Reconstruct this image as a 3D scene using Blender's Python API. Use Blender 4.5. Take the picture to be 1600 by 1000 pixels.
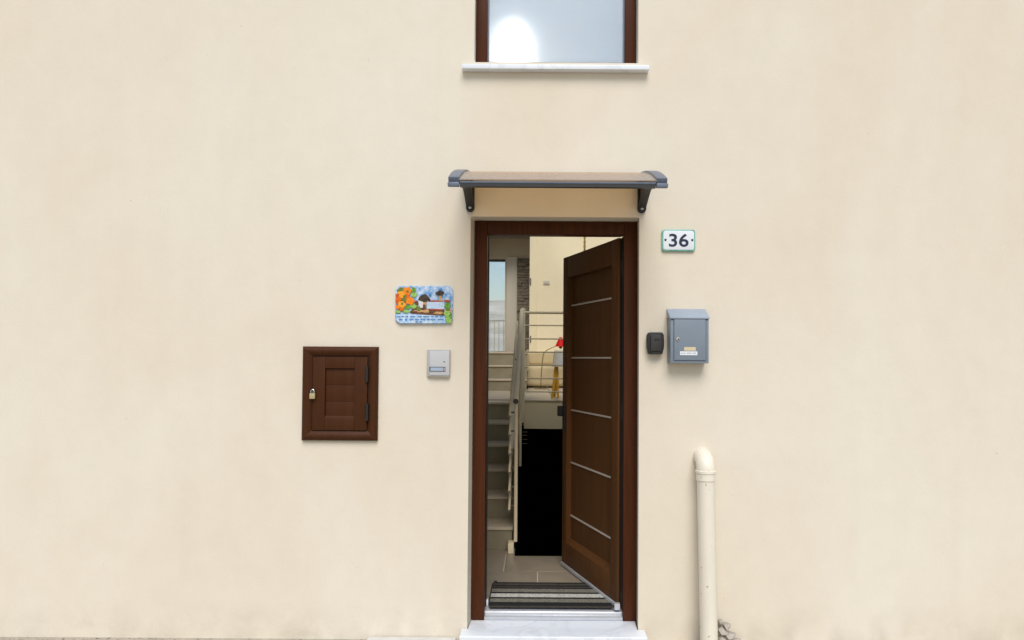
import bpy, bmesh, math, random
from mathutils import Vector, Matrix, noise
random.seed(7)
rad = math.radians
scene = bpy.context.scene
COL = scene.collection
for o in list(bpy.data.objects):
    bpy.data.objects.remove(o)

# ------------------------------------------------------------------ camera
F, CX, CY = 977.0, 840.0, 538.0             # focal length and principal point in 1600x1000 pixels
CAM = Vector((0, -3.4, 1.404))              # eye 3.4 m from the facade (Y = 0), 1.4 m over the hall floor (Z = 0)
ROT = Matrix.Rotation(rad(91.3), 3, 'X') @ Matrix.Rotation(rad(0.38), 3, 'Z')
cam = bpy.data.cameras.new('camera')
cam.sensor_width = 36; cam.lens = F / 1600 * 36
cam.shift_x = (800 - CX) / 1600; cam.shift_y = (CY - 500) / 1600
cam.clip_start = 0.05; cam.clip_end = 3000
camo = bpy.data.objects.new('camera', cam); COL.objects.link(camo)
camo.matrix_world = Matrix.Translation(CAM) @ ROT.to_4x4()
scene.camera = camo
# ------------------------------------------------------------------ sky, sun, exposure
SUN_EL, SUN_AZ = rad(51), rad(4)            # a broad veiled sun standing behind the camera
w = bpy.data.worlds.new('World'); scene.world = w; w.use_nodes = True
nt = w.node_tree; bg = nt.nodes['Background']
sky = nt.nodes.new('ShaderNodeTexSky'); sky.sky_type = 'NISHITA'; sky.sun_disc = False
sky.sun_elevation = SUN_EL; sky.sun_rotation = math.pi - SUN_AZ
sky.air_density = 1.3; sky.dust_density = 1.5; sky.ozone_density = 1.0
nt.links.new(sky.outputs[0], bg.inputs[0]); bg.inputs[1].default_value = 0.062
sun = bpy.data.lights.new('sun', 'SUN'); sun.energy = 1.5; sun.angle = rad(36); sun.color = (1, 0.97, 0.93)
suno = bpy.data.objects.new('sun', sun); COL.objects.link(suno)
sdir = Vector((math.sin(SUN_AZ) * math.cos(SUN_EL), -math.cos(SUN_AZ) * math.cos(SUN_EL), math.sin(SUN_EL)))
suno.rotation_euler = (-sdir).to_track_quat('-Z', 'Y').to_euler(); suno.location = (0, -20, 25)
scene.view_settings.view_transform = 'Standard'; scene.view_settings.look = 'None'
scene.view_settings.gamma = 1; scene.view_settings.use_curve_mapping = False
scene.view_settings.exposure = 0.89

# ------------------------------------------------------------------ pixel helpers
def ray(px, py):
    return ROT @ Vector(((px - CX) / F, -(py - CY) / F, -1))
def at(px, py, Y):
    d = ray(px, py); t = (Y - CAM.y) / d.y
    return CAM + d * t
def on(px, py, Z):
    d = ray(px, py); t = (Z - CAM.z) / d.z
    return CAM + d * t
def rect(px0, py0, px1, py1, Y):
    my, mx = (py0 + py1) / 2, (px0 + px1) / 2
    return at(px0, my, Y).x, at(px1, my, Y).x, at(mx, py1, Y).z, at(mx, py0, Y).z

# ------------------------------------------------------------------ materials
def mat(name, col, rough=0.6, metal=0.0, vary=0.0, scale=8.0, stretch=(1, 1, 1), bump=0.0, bscale=None, spec=0.5,
        col2=None, speck=None, coat=0.0):
    m = bpy.data.materials.new(name); m.use_nodes = True
    n = m.node_tree.nodes; l = m.node_tree.links; b = n['Principled BSDF']
    b.inputs['Base Color'].default_value = (*col, 1); b.inputs['Roughness'].default_value = rough
    b.inputs['Metallic'].default_value = metal; b.inputs['Specular IOR Level'].default_value = spec
    b.inputs['Coat Weight'].default_value = coat
    tc = n.new('ShaderNodeTexCoord'); mp = n.new('ShaderNodeMapping'); mp.inputs['Scale'].default_value = stretch
    l.new(tc.outputs['Object'], mp.inputs['Vector'])
    if vary or col2:
        nz = n.new('ShaderNodeTexNoise'); nz.inputs['Scale'].default_value = scale; nz.inputs['Detail'].default_value = 6
        nz.inputs['Roughness'].default_value = 0.6
        l.new(mp.outputs[0], nz.inputs['Vector'])
        rp = n.new('ShaderNodeValToRGB'); rp.color_ramp.elements[0].position = 0.32; rp.color_ramp.elements[1].position = 0.68
        c2 = col2 or tuple(min(1, c * (1 + vary)) for c in col)
        c1 = col if col2 else tuple(c * (1 - vary) for c in col)
        rp.color_ramp.elements[0].color = (*c1, 1); rp.color_ramp.elements[1].color = (*c2, 1)
        l.new(nz.outputs['Fac'], rp.inputs[0]); out = rp.outputs[0]
        if speck:
            v = n.new('ShaderNodeTexNoise'); v.inputs['Scale'].default_value = speck[1]; v.inputs['Detail'].default_value = 3
            l.new(tc.outputs['Object'], v.inputs['Vector'])
            r2 = n.new('ShaderNodeValToRGB'); r2.color_ramp.elements[0].position = speck[2]; r2.color_ramp.elements[1].position = speck[2] + .03
            l.new(v.outputs['Fac'], r2.inputs[0])
            mx = n.new('ShaderNodeMixRGB'); l.new(r2.outputs[0], mx.inputs[0]); l.new(out, mx.inputs[1])
            mx.inputs[2].default_value = (*speck[0], 1); out = mx.outputs[0]
        l.new(out, b.inputs['Base Color'])
    if bump:
        bn = n.new('ShaderNodeTexNoise'); bn.inputs['Scale'].default_value = bscale or scale * 6; bn.inputs['Detail'].default_value = 5
        l.new(mp.outputs[0], bn.inputs['Vector'])
        bp = n.new('ShaderNodeBump'); bp.inputs['Strength'].default_value = bump; bp.inputs['Distance'].default_value = 0.004
        l.new(bn.outputs['Fac'], bp.inputs['Height']); l.new(bp.outputs[0], b.inputs['Normal'])
    return m

def plaster_mat():
    m = bpy.data.materials.new('cream_plaster'); m.use_nodes = True
    n = m.node_tree.nodes; l = m.node_tree.links; b = n['Principled BSDF']
    b.inputs['Roughness'].default_value = 0.85; b.inputs['Specular IOR Level'].default_value = 0.25
    tc = n.new('ShaderNodeTexCoord')
    def nz(scale, det, stretch=(1, 1, 1), dist=0.0, rgh=.55):
        mp = n.new('ShaderNodeMapping'); mp.inputs['Scale'].default_value = stretch
        l.new(tc.outputs['Object'], mp.inputs['Vector'])
        t = n.new('ShaderNodeTexNoise'); t.inputs['Scale'].default_value = scale; t.inputs['Detail'].default_value = det
        t.inputs['Distortion'].default_value = dist; t.inputs['Roughness'].default_value = rgh
        l.new(mp.outputs[0], t.inputs['Vector']); return t.outputs['Fac']
    def ramp(f, p0, p1, c0, c1):
        r = n.new('ShaderNodeValToRGB'); e = r.color_ramp.elements
        e[0].position = p0; e[1].position = p1; e[0].color = (*c0, 1); e[1].color = (*c1, 1)
        l.new(f, r.inputs[0]); return r.outputs[0]
    def mix(fac, a, bb, kind='MIX'):
        x = n.new('ShaderNodeMixRGB'); x.blend_type = kind
        if isinstance(fac, float): x.inputs[0].default_value = fac
        else: l.new(fac, x.inputs[0])
        for i, v in ((1, a), (2, bb)):
            if isinstance(v, tuple): x.inputs[i].default_value = (*v, 1)
            else: l.new(v, x.inputs[i])
        return x.outputs[0]
    # cloudy roller-painted cream, paler and warmer patches
    base = ramp(nz(0.9, 5, (1, 1, .6), .6), .3, .7, PL_A, PL_B)
    fine = ramp(nz(7, 6, (1, 1, .8), .3), .3, .7, (.982, .98, .976), (1.015, 1.015, 1.015))
    c = mix(1.0, base, fine, 'MULTIPLY')
    # faint downward streaks
    st = ramp(nz(5, 4, (1, 1, .06)), .55, .8, (0, 0, 0), (.16, .16, .16))
    c = mix(st, c, tuple(v * .9 for v in PL_A))
    # few small dark flecks
    fl = ramp(nz(38, 2), .76, .785, (0, 0, 0), (.55, .55, .55))
    c = mix(fl, c, (.3, .24, .17))
    # splash dirt near the ground
    sep = n.new('ShaderNodeSeparateXYZ'); l.new(tc.outputs['Object'], sep.inputs[0])
    mr = n.new('ShaderNodeMapRange'); mr.inputs[1].default_value = .1; mr.inputs[2].default_value = -.1
    l.new(sep.outputs[2], mr.inputs[0])
    dn = ramp(nz(6, 6, (1, 1, 1), .5), .42, .72, (0, 0, 0), (.3, .3, .3))
    dm = mix(1.0, mr.outputs[0], dn, 'MULTIPLY')
    c = mix(dm, c, (.33, .28, .21))
    l.new(c, b.inputs['Base Color'])
    bp = n.new('ShaderNodeBump'); bp.inputs['Strength'].default_value = .2; bp.inputs['Distance'].default_value = .004
    ad = n.new('ShaderNodeMath'); ad.operation = 'MULTIPLY_ADD'
    l.new(nz(14, 6), ad.inputs[0]); ad.inputs[1].default_value = 1.5; l.new(nz(120, 4), ad.inputs[2])
    l.new(ad.outputs[0], bp.inputs['Height']); l.new(bp.outputs[0], b.inputs['Normal'])
    return m

def wood_mat(name, c1, c2, rough=.35, axis='z'):
    m = bpy.data.materials.new(name); m.use_nodes = True
    n = m.node_tree.nodes; l = m.node_tree.links; b = n['Principled BSDF']
    b.inputs['Roughness'].default_value = rough; b.inputs['Specular IOR Level'].default_value = .12
    tc = n.new('ShaderNodeTexCoord'); mp = n.new('ShaderNodeMapping')
    mp.inputs['Scale'].default_value = {'z': (1, 1, .045), 'x': (.045, 1, 1)}[axis]
    l.new(tc.outputs['Object'], mp.inputs['Vector'])
    a = n.new('ShaderNodeTexNoise'); a.inputs['Scale'].default_value = 34; a.inputs['Detail'].default_value = 7; a.inputs['Distortion'].default_value = .8
    l.new(mp.outputs[0], a.inputs['Vector'])
    r = n.new('ShaderNodeValToRGB'); e = r.color_ramp.elements
    e[0].position = .3; e[1].position = .72; e[0].color = (*c1, 1); e[1].color = (*c2, 1)
    l.new(a.outputs['Fac'], r.inputs[0]); l.new(r.outputs[0], b.inputs['Base Color'])
    g = n.new('ShaderNodeTexNoise'); g.inputs['Scale'].default_value = 160; l.new(mp.outputs[0], g.inputs['Vector'])
    bp = n.new('ShaderNodeBump'); bp.inputs['Strength'].default_value = .12; bp.inputs['Distance'].default_value = .002
    l.new(g.outputs['Fac'], bp.inputs['Height']); l.new(bp.outputs[0], b.inputs['Normal'])
    return m

def marble_mat():
    m = bpy.data.materials.new('white_marble'); m.use_nodes = True
    n = m.node_tree.nodes; l = m.node_tree.links; b = n['Principled BSDF']; b.inputs['Roughness'].default_value = .35
    tc = n.new('ShaderNodeTexCoord')
    a = n.new('ShaderNodeTexNoise'); a.inputs['Scale'].default_value = 3.2; a.inputs['Detail'].default_value = 8; a.inputs['Distortion'].default_value = .7
    l.new(tc.outputs['Object'], a.inputs['Vector'])
    r = n.new('ShaderNodeValToRGB'); e = r.color_ramp.elements
    e[0].position = .47; e[0].color = (.72, .755, .80, 1); e[1].position = .53; e[1].color = (.75, .78, .82, 1)
    x = r.color_ramp.elements.new(.5); x.color = (.66, .69, .73, 1)
    l.new(a.outputs['Fac'], r.inputs[0])
    s = n.new('ShaderNodeTexNoise'); s.inputs['Scale'].default_value = 34; s.inputs['Detail'].default_value = 2
    l.new(tc.outputs['Object'], s.inputs['Vector'])
    r2 = n.new('ShaderNodeValToRGB'); r2.color_ramp.elements[0].position = .75; r2.color_ramp.elements[1].position = .78
    l.new(s.outputs['Fac'], r2.inputs[0])
    mx = n.new('ShaderNodeMixRGB'); l.new(r2.outputs[0], mx.inputs[0]); l.new(r.outputs[0], mx.inputs[1]); mx.inputs[2].default_value = (.22, .2, .19, 1)
    l.new(mx.outputs[0], b.inputs['Base Color'])
    return m

def glass_mat(name, tint=(.99, .995, .995), gloss=.03):
    m = bpy.data.materials.new(name); m.use_nodes = True
    n = m.node_tree.nodes; l = m.node_tree.links; n.remove(n['Principled BSDF'])
    t = n.new('ShaderNodeBsdfTransparent'); t.inputs[0].default_value = (*tint, 1)
    g = n.new('ShaderNodeBsdfGlossy'); g.inputs['Roughness'].default_value = .02
    x = n.new('ShaderNodeMixShader'); x.inputs[0].default_value = gloss
    l.new(t.outputs[0], x.inputs[1]); l.new(g.outputs[0], x.inputs[2])
    l.new(x.outputs[0], n['Material Output'].inputs[0]); return m

def frosted_mat():
    m = bpy.data.materials.new('frosted_glass'); m.use_nodes = True
    n = m.node_tree.nodes; l = m.node_tree.links; b = n['Principled BSDF']
    b.inputs['Base Color'].default_value = (.45, .565, .69, 1); b.inputs['Roughness'].default_value = .18
    b.inputs['Specular IOR Level'].default_value = .6
    tc = n.new('ShaderNodeTexCoord')
    z = n.new('ShaderNodeTexNoise'); z.inputs['Scale'].default_value = 170; z.inputs['Detail'].default_value = 3
    l.new(tc.outputs['Object'], z.inputs['Vector'])
    bp = n.new('ShaderNodeBump'); bp.inputs['Strength'].default_value = .16; bp.inputs['Distance'].default_value = .003
    l.new(z.outputs['Fac'], bp.inputs['Height']); l.new(bp.outputs[0], b.inputs['Normal'])
    rf = n.new('ShaderNodeBsdfRefraction'); rf.inputs['IOR'].default_value = 1.4; rf.inputs['Roughness'].default_value = .66
    l.new(bp.outputs[0], rf.inputs['Normal'])
    x = n.new('ShaderNodeMixShader'); x.inputs[0].default_value = .3
    l.new(b.outputs[0], x.inputs[1]); l.new(rf.outputs[0], x.inputs[2])
    l.new(x.outputs[0], n['Material Output'].inputs[0]); return m

def emit_mat(name, col, s):
    m = bpy.data.materials.new(name); m.use_nodes = True
    b = m.node_tree.nodes['Principled BSDF']
    b.inputs['Emission Color'].default_value = (*col, 1); b.inputs['Emission Strength'].default_value = s
    return m

PL_A, PL_B = (.70, .62, .495), (.74, .68, .575)
M = dict(
    plaster=plaster_mat(), marble=marble_mat(), frosted=frosted_mat(), glass=glass_mat('clear_glass'),
    frame=wood_mat('red_brown_frame', (.05, .0145, .005), (.08, .0235, .008), .42),
    leaf=wood_mat('dark_brown_leaf', (.088, .037, .012), (.114, .049, .017), .5),
    hatch=wood_mat('brown_hatch', (.054, .018, .006), (.066, .023, .008), .4),
    gasket=mat('black_gasket', (.012, .011, .01), .5),
    strip=mat('satin_strip', (.62, .55, .48), .4, .2),
    alu=mat('pale_aluminium', (.52, .53, .56), .35, .35, vary=.05, scale=20),
    steel=mat('brushed_steel', (.55, .55, .55), .3, .9),
    void=mat('painted_cellar_darkness', (.006, .006, .006), .9, spec=.1),  # near-black colour stands in for the darkness of the unlit stairwell
    blackpl=mat('black_plastic', (.014, .013, .012), .42, bump=.1, scale=60),
    capgrey=mat('slate_plastic', (.115, .14, .185), .38, vary=.08, scale=14),
    smoke=None,
    mail=mat('grey_blue_paint', (.19, .23, .278), .42, vary=.04, scale=9, bump=.06, bscale=220),
    maillid=mat('pale_grey_blue_paint', (.29, .345, .42), .42, vary=.04, scale=9),
    cream=mat('cream_tag', (.62, .52, .33), .6), white=mat('white_paper', (.75, .77, .8), .6),
    inkgrey=mat('grey_ink', (.3, .32, .36), .7),
    panelgrey=mat('pale_grey_plastic', (.52, .52, .53), .4, vary=.03), panelside=mat('grey_plastic', (.44, .43, .42), .45),
    display=mat('name_window', (.36, .43, .55), .2), dark=mat('dark_plastic', (.03, .03, .035), .4),
    tilewhite=mat('white_glaze', (.72, .76, .80), .18, coat=.5), tilerim=mat('teal_glaze', (.16, .42, .36), .22, vary=.25, scale=40),
    navy=mat('navy_ink', (.012, .014, .045), .3),
    pvc=mat('cream_pvc', (.76, .70, .59), .45, vary=.05, scale=5, stretch=(1, 1, .3), speck=((.3, .25, .18), 45, .70)),
    tile=mat('taupe_tile', (.27, .228, .17), .28, vary=.10, scale=5, bump=.03, bscale=40),
    grout=mat('pale_grout', (.55, .50, .42), .9),
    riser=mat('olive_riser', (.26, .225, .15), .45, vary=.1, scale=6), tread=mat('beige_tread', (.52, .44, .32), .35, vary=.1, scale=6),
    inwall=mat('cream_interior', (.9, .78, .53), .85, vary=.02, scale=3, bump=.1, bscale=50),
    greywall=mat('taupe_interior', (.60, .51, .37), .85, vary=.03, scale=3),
    rail=mat('satin_rail', (.84, .72, .50), .5, 0, spec=.2), capdark=mat('dark_cap', (.08, .07, .05), .4),
    sofa=mat('cream_sofa', (.56, .45, .26), .9, vary=.05, scale=12, bump=.2, bscale=180),
    red=mat('red_shade', (.62, .006, .003), .6, spec=.2), yellow=mat('yellow_wood', (.76, .40, .03), .45, vary=.1, scale=10, stretch=(1, 1, .1)),
    shade=mat('patterned_cloth', (.94, .92, .86), .9, col2=(.8, .77, .70), scale=60), brass=mat('brass_tube', (.30, .22, .09), .35, .7),
    rope=mat('golden_rope', (.46, .30, .08), .8, vary=.3, scale=40), hinge=mat('grey_hinge', (.22, .2, .16), .4, .6),
    cladstone=mat('grey_brown_stone', (.22, .18, .13), .9, vary=.35, scale=9, bump=.5, bscale=40),
    footstone=mat('rough_stone', (.25, .22, .18), .95, col2=(.5, .46, .4), scale=16, bump=.9, bscale=40),
    street=mat('grey_paving', (.34, .30, .24), .9, col2=(.46, .41, .33), scale=12, bump=.6, bscale=60, speck=((.1, .09, .08), 50, .62)),
    kerb=mat('pale_kerb', (.62, .61, .58), .8, vary=.1, scale=9, bump=.3, bscale=50),
    hill=mat('pale_hillside', (.33, .32, .24), .95, col2=(.55, .53, .47), scale=.05), roofm=mat('roof_slab', (.3, .26, .22), .9),
    brasslock=mat('brass_lock', (.58, .47, .26), .3, .6), chrome=mat('chrome', (.7, .7, .7), .15, 1.0),
    globe=emit_mat('lit_globe', (1, .98, .95), 27),
    whiteframe=mat('white_frame', (.62, .56, .45), .5),
)
def smoke():
    m = bpy.data.materials.new('smoked_polycarbonate'); m.use_nodes = True
    n = m.node_tree.nodes; l = m.node_tree.links; b = n['Principled BSDF']
    b.inputs['Roughness'].default_value = .22; b.inputs['Coat Weight'].default_value = .4; b.inputs['Coat Roughness'].default_value = .08
    tc = n.new('ShaderNodeTexCoord'); z = n.new('ShaderNodeTexNoise'); z.inputs['Scale'].default_value = 5; z.inputs['Detail'].default_value = 8
    l.new(tc.outputs['Object'], z.inputs['Vector'])
    r = n.new('ShaderNodeValToRGB'); e = r.color_ramp.elements
    e[0].position = .35; e[1].position = .75; e[0].color = (.58, .58, .60, 1); e[1].color = (.64, .64, .66, 1)
    l.new(z.outputs['Fac'], r.inputs[0]); l.new(r.outputs[0], b.inputs['Base Color'])
    t = n.new('ShaderNodeBsdfTransparent'); t.inputs[0].default_value = (.97, .76, .45, 1)
    x = n.new('ShaderNodeMixShader'); x.inputs[0].default_value = .56
    l.new(b.outputs[0], x.inputs[1]); l.new(t.outputs[0], x.inputs[2]); l.new(x.outputs[0], n['Material Output'].inputs[0])
    return m
M['smoke'] = smoke()

# ------------------------------------------------------------------ mesh helpers
ORG = {}
class MB:
    def __init__(s): s.v = []; s.f = []
    def add(s, vs, fs):
        b = len(s.v); s.v += [tuple(p) for p in vs]; s.f += [tuple(i + b for i in f) for f in fs]; return s
    def box(s, x0, x1, y0, y1, z0, z1):
        x0, x1 = sorted((x0, x1)); y0, y1 = sorted((y0, y1)); z0, z1 = sorted((z0, z1))
        return s.add([(x0, y0, z0), (x1, y0, z0), (x1, y1, z0), (x0, y1, z0), (x0, y0, z1), (x1, y0, z1), (x1, y1, z1), (x0, y1, z1)],
                     [(0, 3, 2, 1), (4, 5, 6, 7), (0, 1, 5, 4), (1, 2, 6, 5), (2, 3, 7, 6), (3, 0, 4, 7)])
    def prism(s, poly, axis, a0, a1):
        """extrude a 2-D polygon along an axis; poly is (x,z) for 'y', (y,z) for 'x', (x,y) for 'z'"""
        mk = {'x': lambda p, a: (a, p[0], p[1]), 'y': lambda p, a: (p[0], a, p[1]), 'z': lambda p, a: (p[0], p[1], a)}[axis]
        n = len(poly)
        return s.add([mk(p, a0) for p in poly] + [mk(p, a1) for p in poly],
                     [tuple(range(n))[::-1], tuple(range(n, 2 * n))] + [(i, (i + 1) % n, n + (i + 1) % n, n + i) for i in range(n)])
    def tube(s, pts, r, n=12):
        pts = [Vector(p) for p in pts]; rs = r if isinstance(r, (list, tuple)) else [r] * len(pts)
        rings = []; up = None
        for i, p in enumerate(pts):
            d = ((pts[i + 1] - p) if i < len(pts) - 1 else (p - pts[i - 1]))
            if 0 < i < len(pts) - 1: d = (pts[i + 1] - p).normalized() + (p - pts[i - 1]).normalized()
            d.normalize()
            if up is None:
                up = Vector((1, 0, 0)) if abs(d.x) < .8 else Vector((0, 0, 1))
            u = (up - d * up.dot(d)).normalized(); v = d.cross(u); up = u
            rings.append([p + (u * math.cos(a) + v * math.sin(a)) * rs[i] for a in [2 * math.pi * k / n for k in range(n)]])
        vs = [q for rg in rings for q in rg]; fs = []
        for i in range(len(pts) - 1):
            fs += [(i * n + k, i * n + (k + 1) % n, (i + 1) * n + (k + 1) % n, (i + 1) * n + k) for k in range(n)]
        fs += [tuple(range(n))[::-1], tuple((len(pts) - 1) * n + k for k in range(n))]
        return s.add(vs, fs)
    def lathe(s, c, prof, axis='z', n=20):
        c = Vector(c); vs = []
        for r, h in prof:
            for k in range(n):
                a = 2 * math.pi * k / n; p, q = r * math.cos(a), r * math.sin(a)
                vs.append(c + (Vector((p, q, h)) if axis == 'z' else Vector((p, h, q)) if axis == 'y' else Vector((h, p, q))))
        m = len(prof)
        fs = [(i * n + k, i * n + (k + 1) % n, (i + 1) * n + (k + 1) % n, (i + 1) * n + k) for i in range(m - 1) for k in range(n)]
        fs += [tuple(range(n))[::-1], tuple((m - 1) * n + k for k in range(n))]
        return s.add(vs, fs)
    def build(s, name, m, parent=None, bevel=0, seg=2, smooth=True, origin=None, **tags):
        me = bpy.data.meshes.new(name)
        xs = [p[0] for p in s.v]; ys = [p[1] for p in s.v]; zs = [p[2] for p in s.v]
        if origin is None: origin = ((min(xs) + max(xs)) / 2, (min(ys) + max(ys)) / 2, min(zs))
        o0 = Vector(origin)
        me.from_pydata([Vector(p) - o0 for p in s.v], [], s.f)
        bm = bmesh.new(); bm.from_mesh(me); bmesh.ops.recalc_face_normals(bm, faces=bm.faces)
        if bevel:
            ed = [e for e in bm.edges if len(e.link_faces) == 2 and e.calc_face_angle(0) > rad(35)]
            bmesh.ops.bevel(bm, geom=ed, offset=bevel, segments=seg, profile=.6, affect='EDGES', clamp_overlap=True)
        bm.to_mesh(me); bm.free()
        if smooth:
            for p in me.polygons: p.use_smooth = True
            me.set_sharp_from_angle(angle=rad(38))
        me.materials.append(M[m] if isinstance(m, str) else m)
        o = bpy.data.objects.new(name, me); COL.objects.link(o)
        ORG[o.name] = o0
        if parent:
            o.parent = parent; o.location = o0 - ORG[parent.name]
        else: o.location = o0
        for k, v in tags.items(): o[k] = v
        return o
def empty(name, loc, label=None, category=None, **k):
    o = bpy.data.objects.new(name, None); COL.objects.link(o); o.location = loc; ORG[o.name] = Vector(loc)
    o.empty_display_size = .1
    if label: o['label'] = label
    if category: o['category'] = category
    for a, b in k.items(): o[a] = b
    return o
def bx(*a): return MB().box(*a)
def rrect(x0, x1, z0, z1, r, n=6):
    pts = []
    for cx, cz, a0 in ((x1 - r, z1 - r, 0), (x0 + r, z1 - r, 90), (x0 + r, z0 + r, 180), (x1 - r, z0 + r, 270)):
        for k in range(n + 1):
            a = rad(a0 + 90 * k / n); pts.append((cx + r * math.cos(a), cz + r * math.sin(a)))
    return pts

# ------------------------------------------------------------------ measured planes
YF = .10                                                             # face of the door frame
DX0 = at(732.7, 650, 0).x; DX1 = at(998, 650, 0).x; DZ1 = at(867, 339, 0).z           # plaster opening
FX0 = at(739.3, 655, YF).x; FX1 = at(995, 655, YF).x; FZ1 = at(867, 346, YF).z        # outer frame
GX0 = at(759, 655, YF).x; GX1 = at(974.3, 655, YF).x; GZ1 = at(867, 366.5, YF).z      # clear opening
STEPZ = -.05; GROUND = -.112
WX0 = at(741.5, 50, 0).x; WX1 = at(997.5, 50, 0).x; WZ0 = at(868, 98, 0).z; WZ1 = WZ0 + .98   # upper window opening
FTX = at(1121, 990, 0).x                                             # the rough footing starts here
FTZ = at(1128, 968, 0).z; FTR = FTX + .12
WALLX0, WALLX1, WALLTOP = -6.0, 6.0, 4.5
HX0, HX1, HBACK = -1.3, 1.7, 10.3                                    # inner width and back wall of the house
ROOFZ = 4.04

# ------------------------------------------------------------------ ground and far hillside
g = MB(); B = 1200.0
gx0, gx1, gy0, gy1 = HX0 - .1, HX1 + .1, .06, HBACK + .1
for (a, b, c, d) in ((-B, B, -B, gy0), (-B, B, gy1, B), (-B, gx0, gy0, gy1), (gx1, B, gy0, gy1)):
    g.add([(a, c, GROUND), (b, c, GROUND), (b, d, GROUND), (a, d, GROUND)], [(0, 1, 2, 3)])
g.build('street_ground', 'street', origin=(0, 0, GROUND), kind='structure')
h = MB(); nx, ny = 60, 26
for j in range(ny + 1):
    for i in range(nx + 1):
        x = -500 + 1000 * i / nx; y = 60 + 520 * j / ny; t = j / ny
        z = -2 + 62 * t ** 1.3 * (1 + .35 * noise.noise(Vector((x * .006, y * .006, 3)))) + 5 * noise.noise(Vector((x * .02, y * .02, 0)))
        h.v.append((x, y, z if j > 0 else -3))
for j in range(ny):
    for i in range(nx):
        a = j * (nx + 1) + i; h.f.append((a, a + 1, a + nx + 2, a + nx + 1))
h.build('hillside', 'hill', origin=(0, 60, -3), kind='structure')

# ------------------------------------------------------------------ the house
house = empty('house', (0, 0, GROUND), 'cream plastered house with its brown front door standing open', 'house')
def lines(a, b, step, extra):
    n = max(1, round((b - a) / step)); s = [a + (b - a) * i / n for i in range(n + 1)]
    s = [q for q in s if all(abs(q - e) > step * .45 for e in extra)] + list(extra)
    return sorted(s)
xs = lines(WALLX0, WALLX1, .12, [DX0, DX1, WX0, WX1])
zs = lines(GROUND - .15, WALLTOP, .12, [DZ1, WZ0, WZ1])
xs = sorted(set(xs + [WALLX0, WALLX1])); zs = sorted(set(zs + [GROUND - .15, WALLTOP]))
def hole(x, z):
    return (DX0 < x < DX1 and z < DZ1) or (WX0 < x < WX1 and WZ0 < z < WZ1)
fw = MB(); idx = {}
def wv(i, j):
    if (i, j) not in idx:
        x, z = xs[i], zs[j]
        dd = min(max(DX0 - x, x - DX1, z - DZ1), max(WX0 - x, x - WX1, WZ0 - z, z - WZ1))
        k = max(0, min(1, dd / .35)) * (0 if z < .15 else 1)
        y = 0.0
        idx[(i, j)] = len(fw.v); fw.v.append((x, y, z))
    return idx[(i, j)]
for i in range(len(xs) - 1):
    for j in range(len(zs) - 1):
        if not hole((xs[i] + xs[i + 1]) / 2, (zs[j] + zs[j + 1]) / 2):
            fw.f.append((wv(i, j), wv(i + 1, j), wv(i + 1, j + 1), wv(i, j + 1)))
# reveals: door (slightly splayed to the frame), window, and the plaster edge over the footing
def quad(a, b, c, d): fw.add([a, b, c, d], [(0, 1, 2, 3)])
zb = GROUND - .15; YR = YF + .01; e = .004
def arris(p0, p1, inward, tgt0, tgt1):
    """rounded plaster corner from the wall face to the reveal"""
    pts = []
    for k in range(5):
        a = rad(90 * k / 4); pts.append((1 - math.cos(a), 1 - math.sin(a)))
    return pts
quad((DX0, 0, zb), (DX0, 0, DZ1), (FX0 - e, YR, FZ1 + e), (FX0 - e, YR, zb))
quad((DX1, 0, zb), (DX1, 0, DZ1), (FX1 + e, YR, FZ1 + e), (FX1 + e, YR, zb))
quad((DX0, 0, DZ1), (DX1, 0, DZ1), (FX1 + e, YR, FZ1 + e), (FX0 - e, YR, FZ1 + e))
WYF = .07
quad((WX0, 0, WZ0), (WX0, 0, WZ1), (WX0, WYF + .08, WZ1), (WX0, WYF + .08, WZ0))
quad((WX1, 0, WZ0), (WX1, 0, WZ1), (WX1, WYF + .08, WZ1), (WX1, WYF + .08, WZ0))
quad((WX0, 0, WZ1), (WX1, 0, WZ1), (WX1, WYF + .08, WZ1), (WX0, WYF + .08, WZ1))
quad((WX0, 0, WZ0), (WX1, 0, WZ0), (WX1, WYF + .08, WZ0), (WX0, WYF + .08, WZ0))
fm = bpy.data.meshes.new('facade_wall')
fo = fw.build('facade_wall', 'plaster', house, origin=(0, 0, 0))
bm = bmesh.new(); bm.from_mesh(fo.data)
bmesh.ops.remove_doubles(bm, verts=bm.verts, dist=.0004)
ed = []
for ee in bm.edges:
    if len(ee.link_faces) == 2 and ee.calc_face_angle(0) > rad(40):
        ed.append(ee)
bmesh.ops.bevel(bm, geom=ed, offset=.007, segments=3, profile=.5, affect='EDGES', clamp_overlap=True)
bmesh.ops.recalc_face_normals(bm, faces=bm.faces)
bm.to_mesh(fo.data); bm.free()
for p in fo.data.polygons: p.use_smooth = max(abs(c) for c in p.normal) < .995
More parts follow.
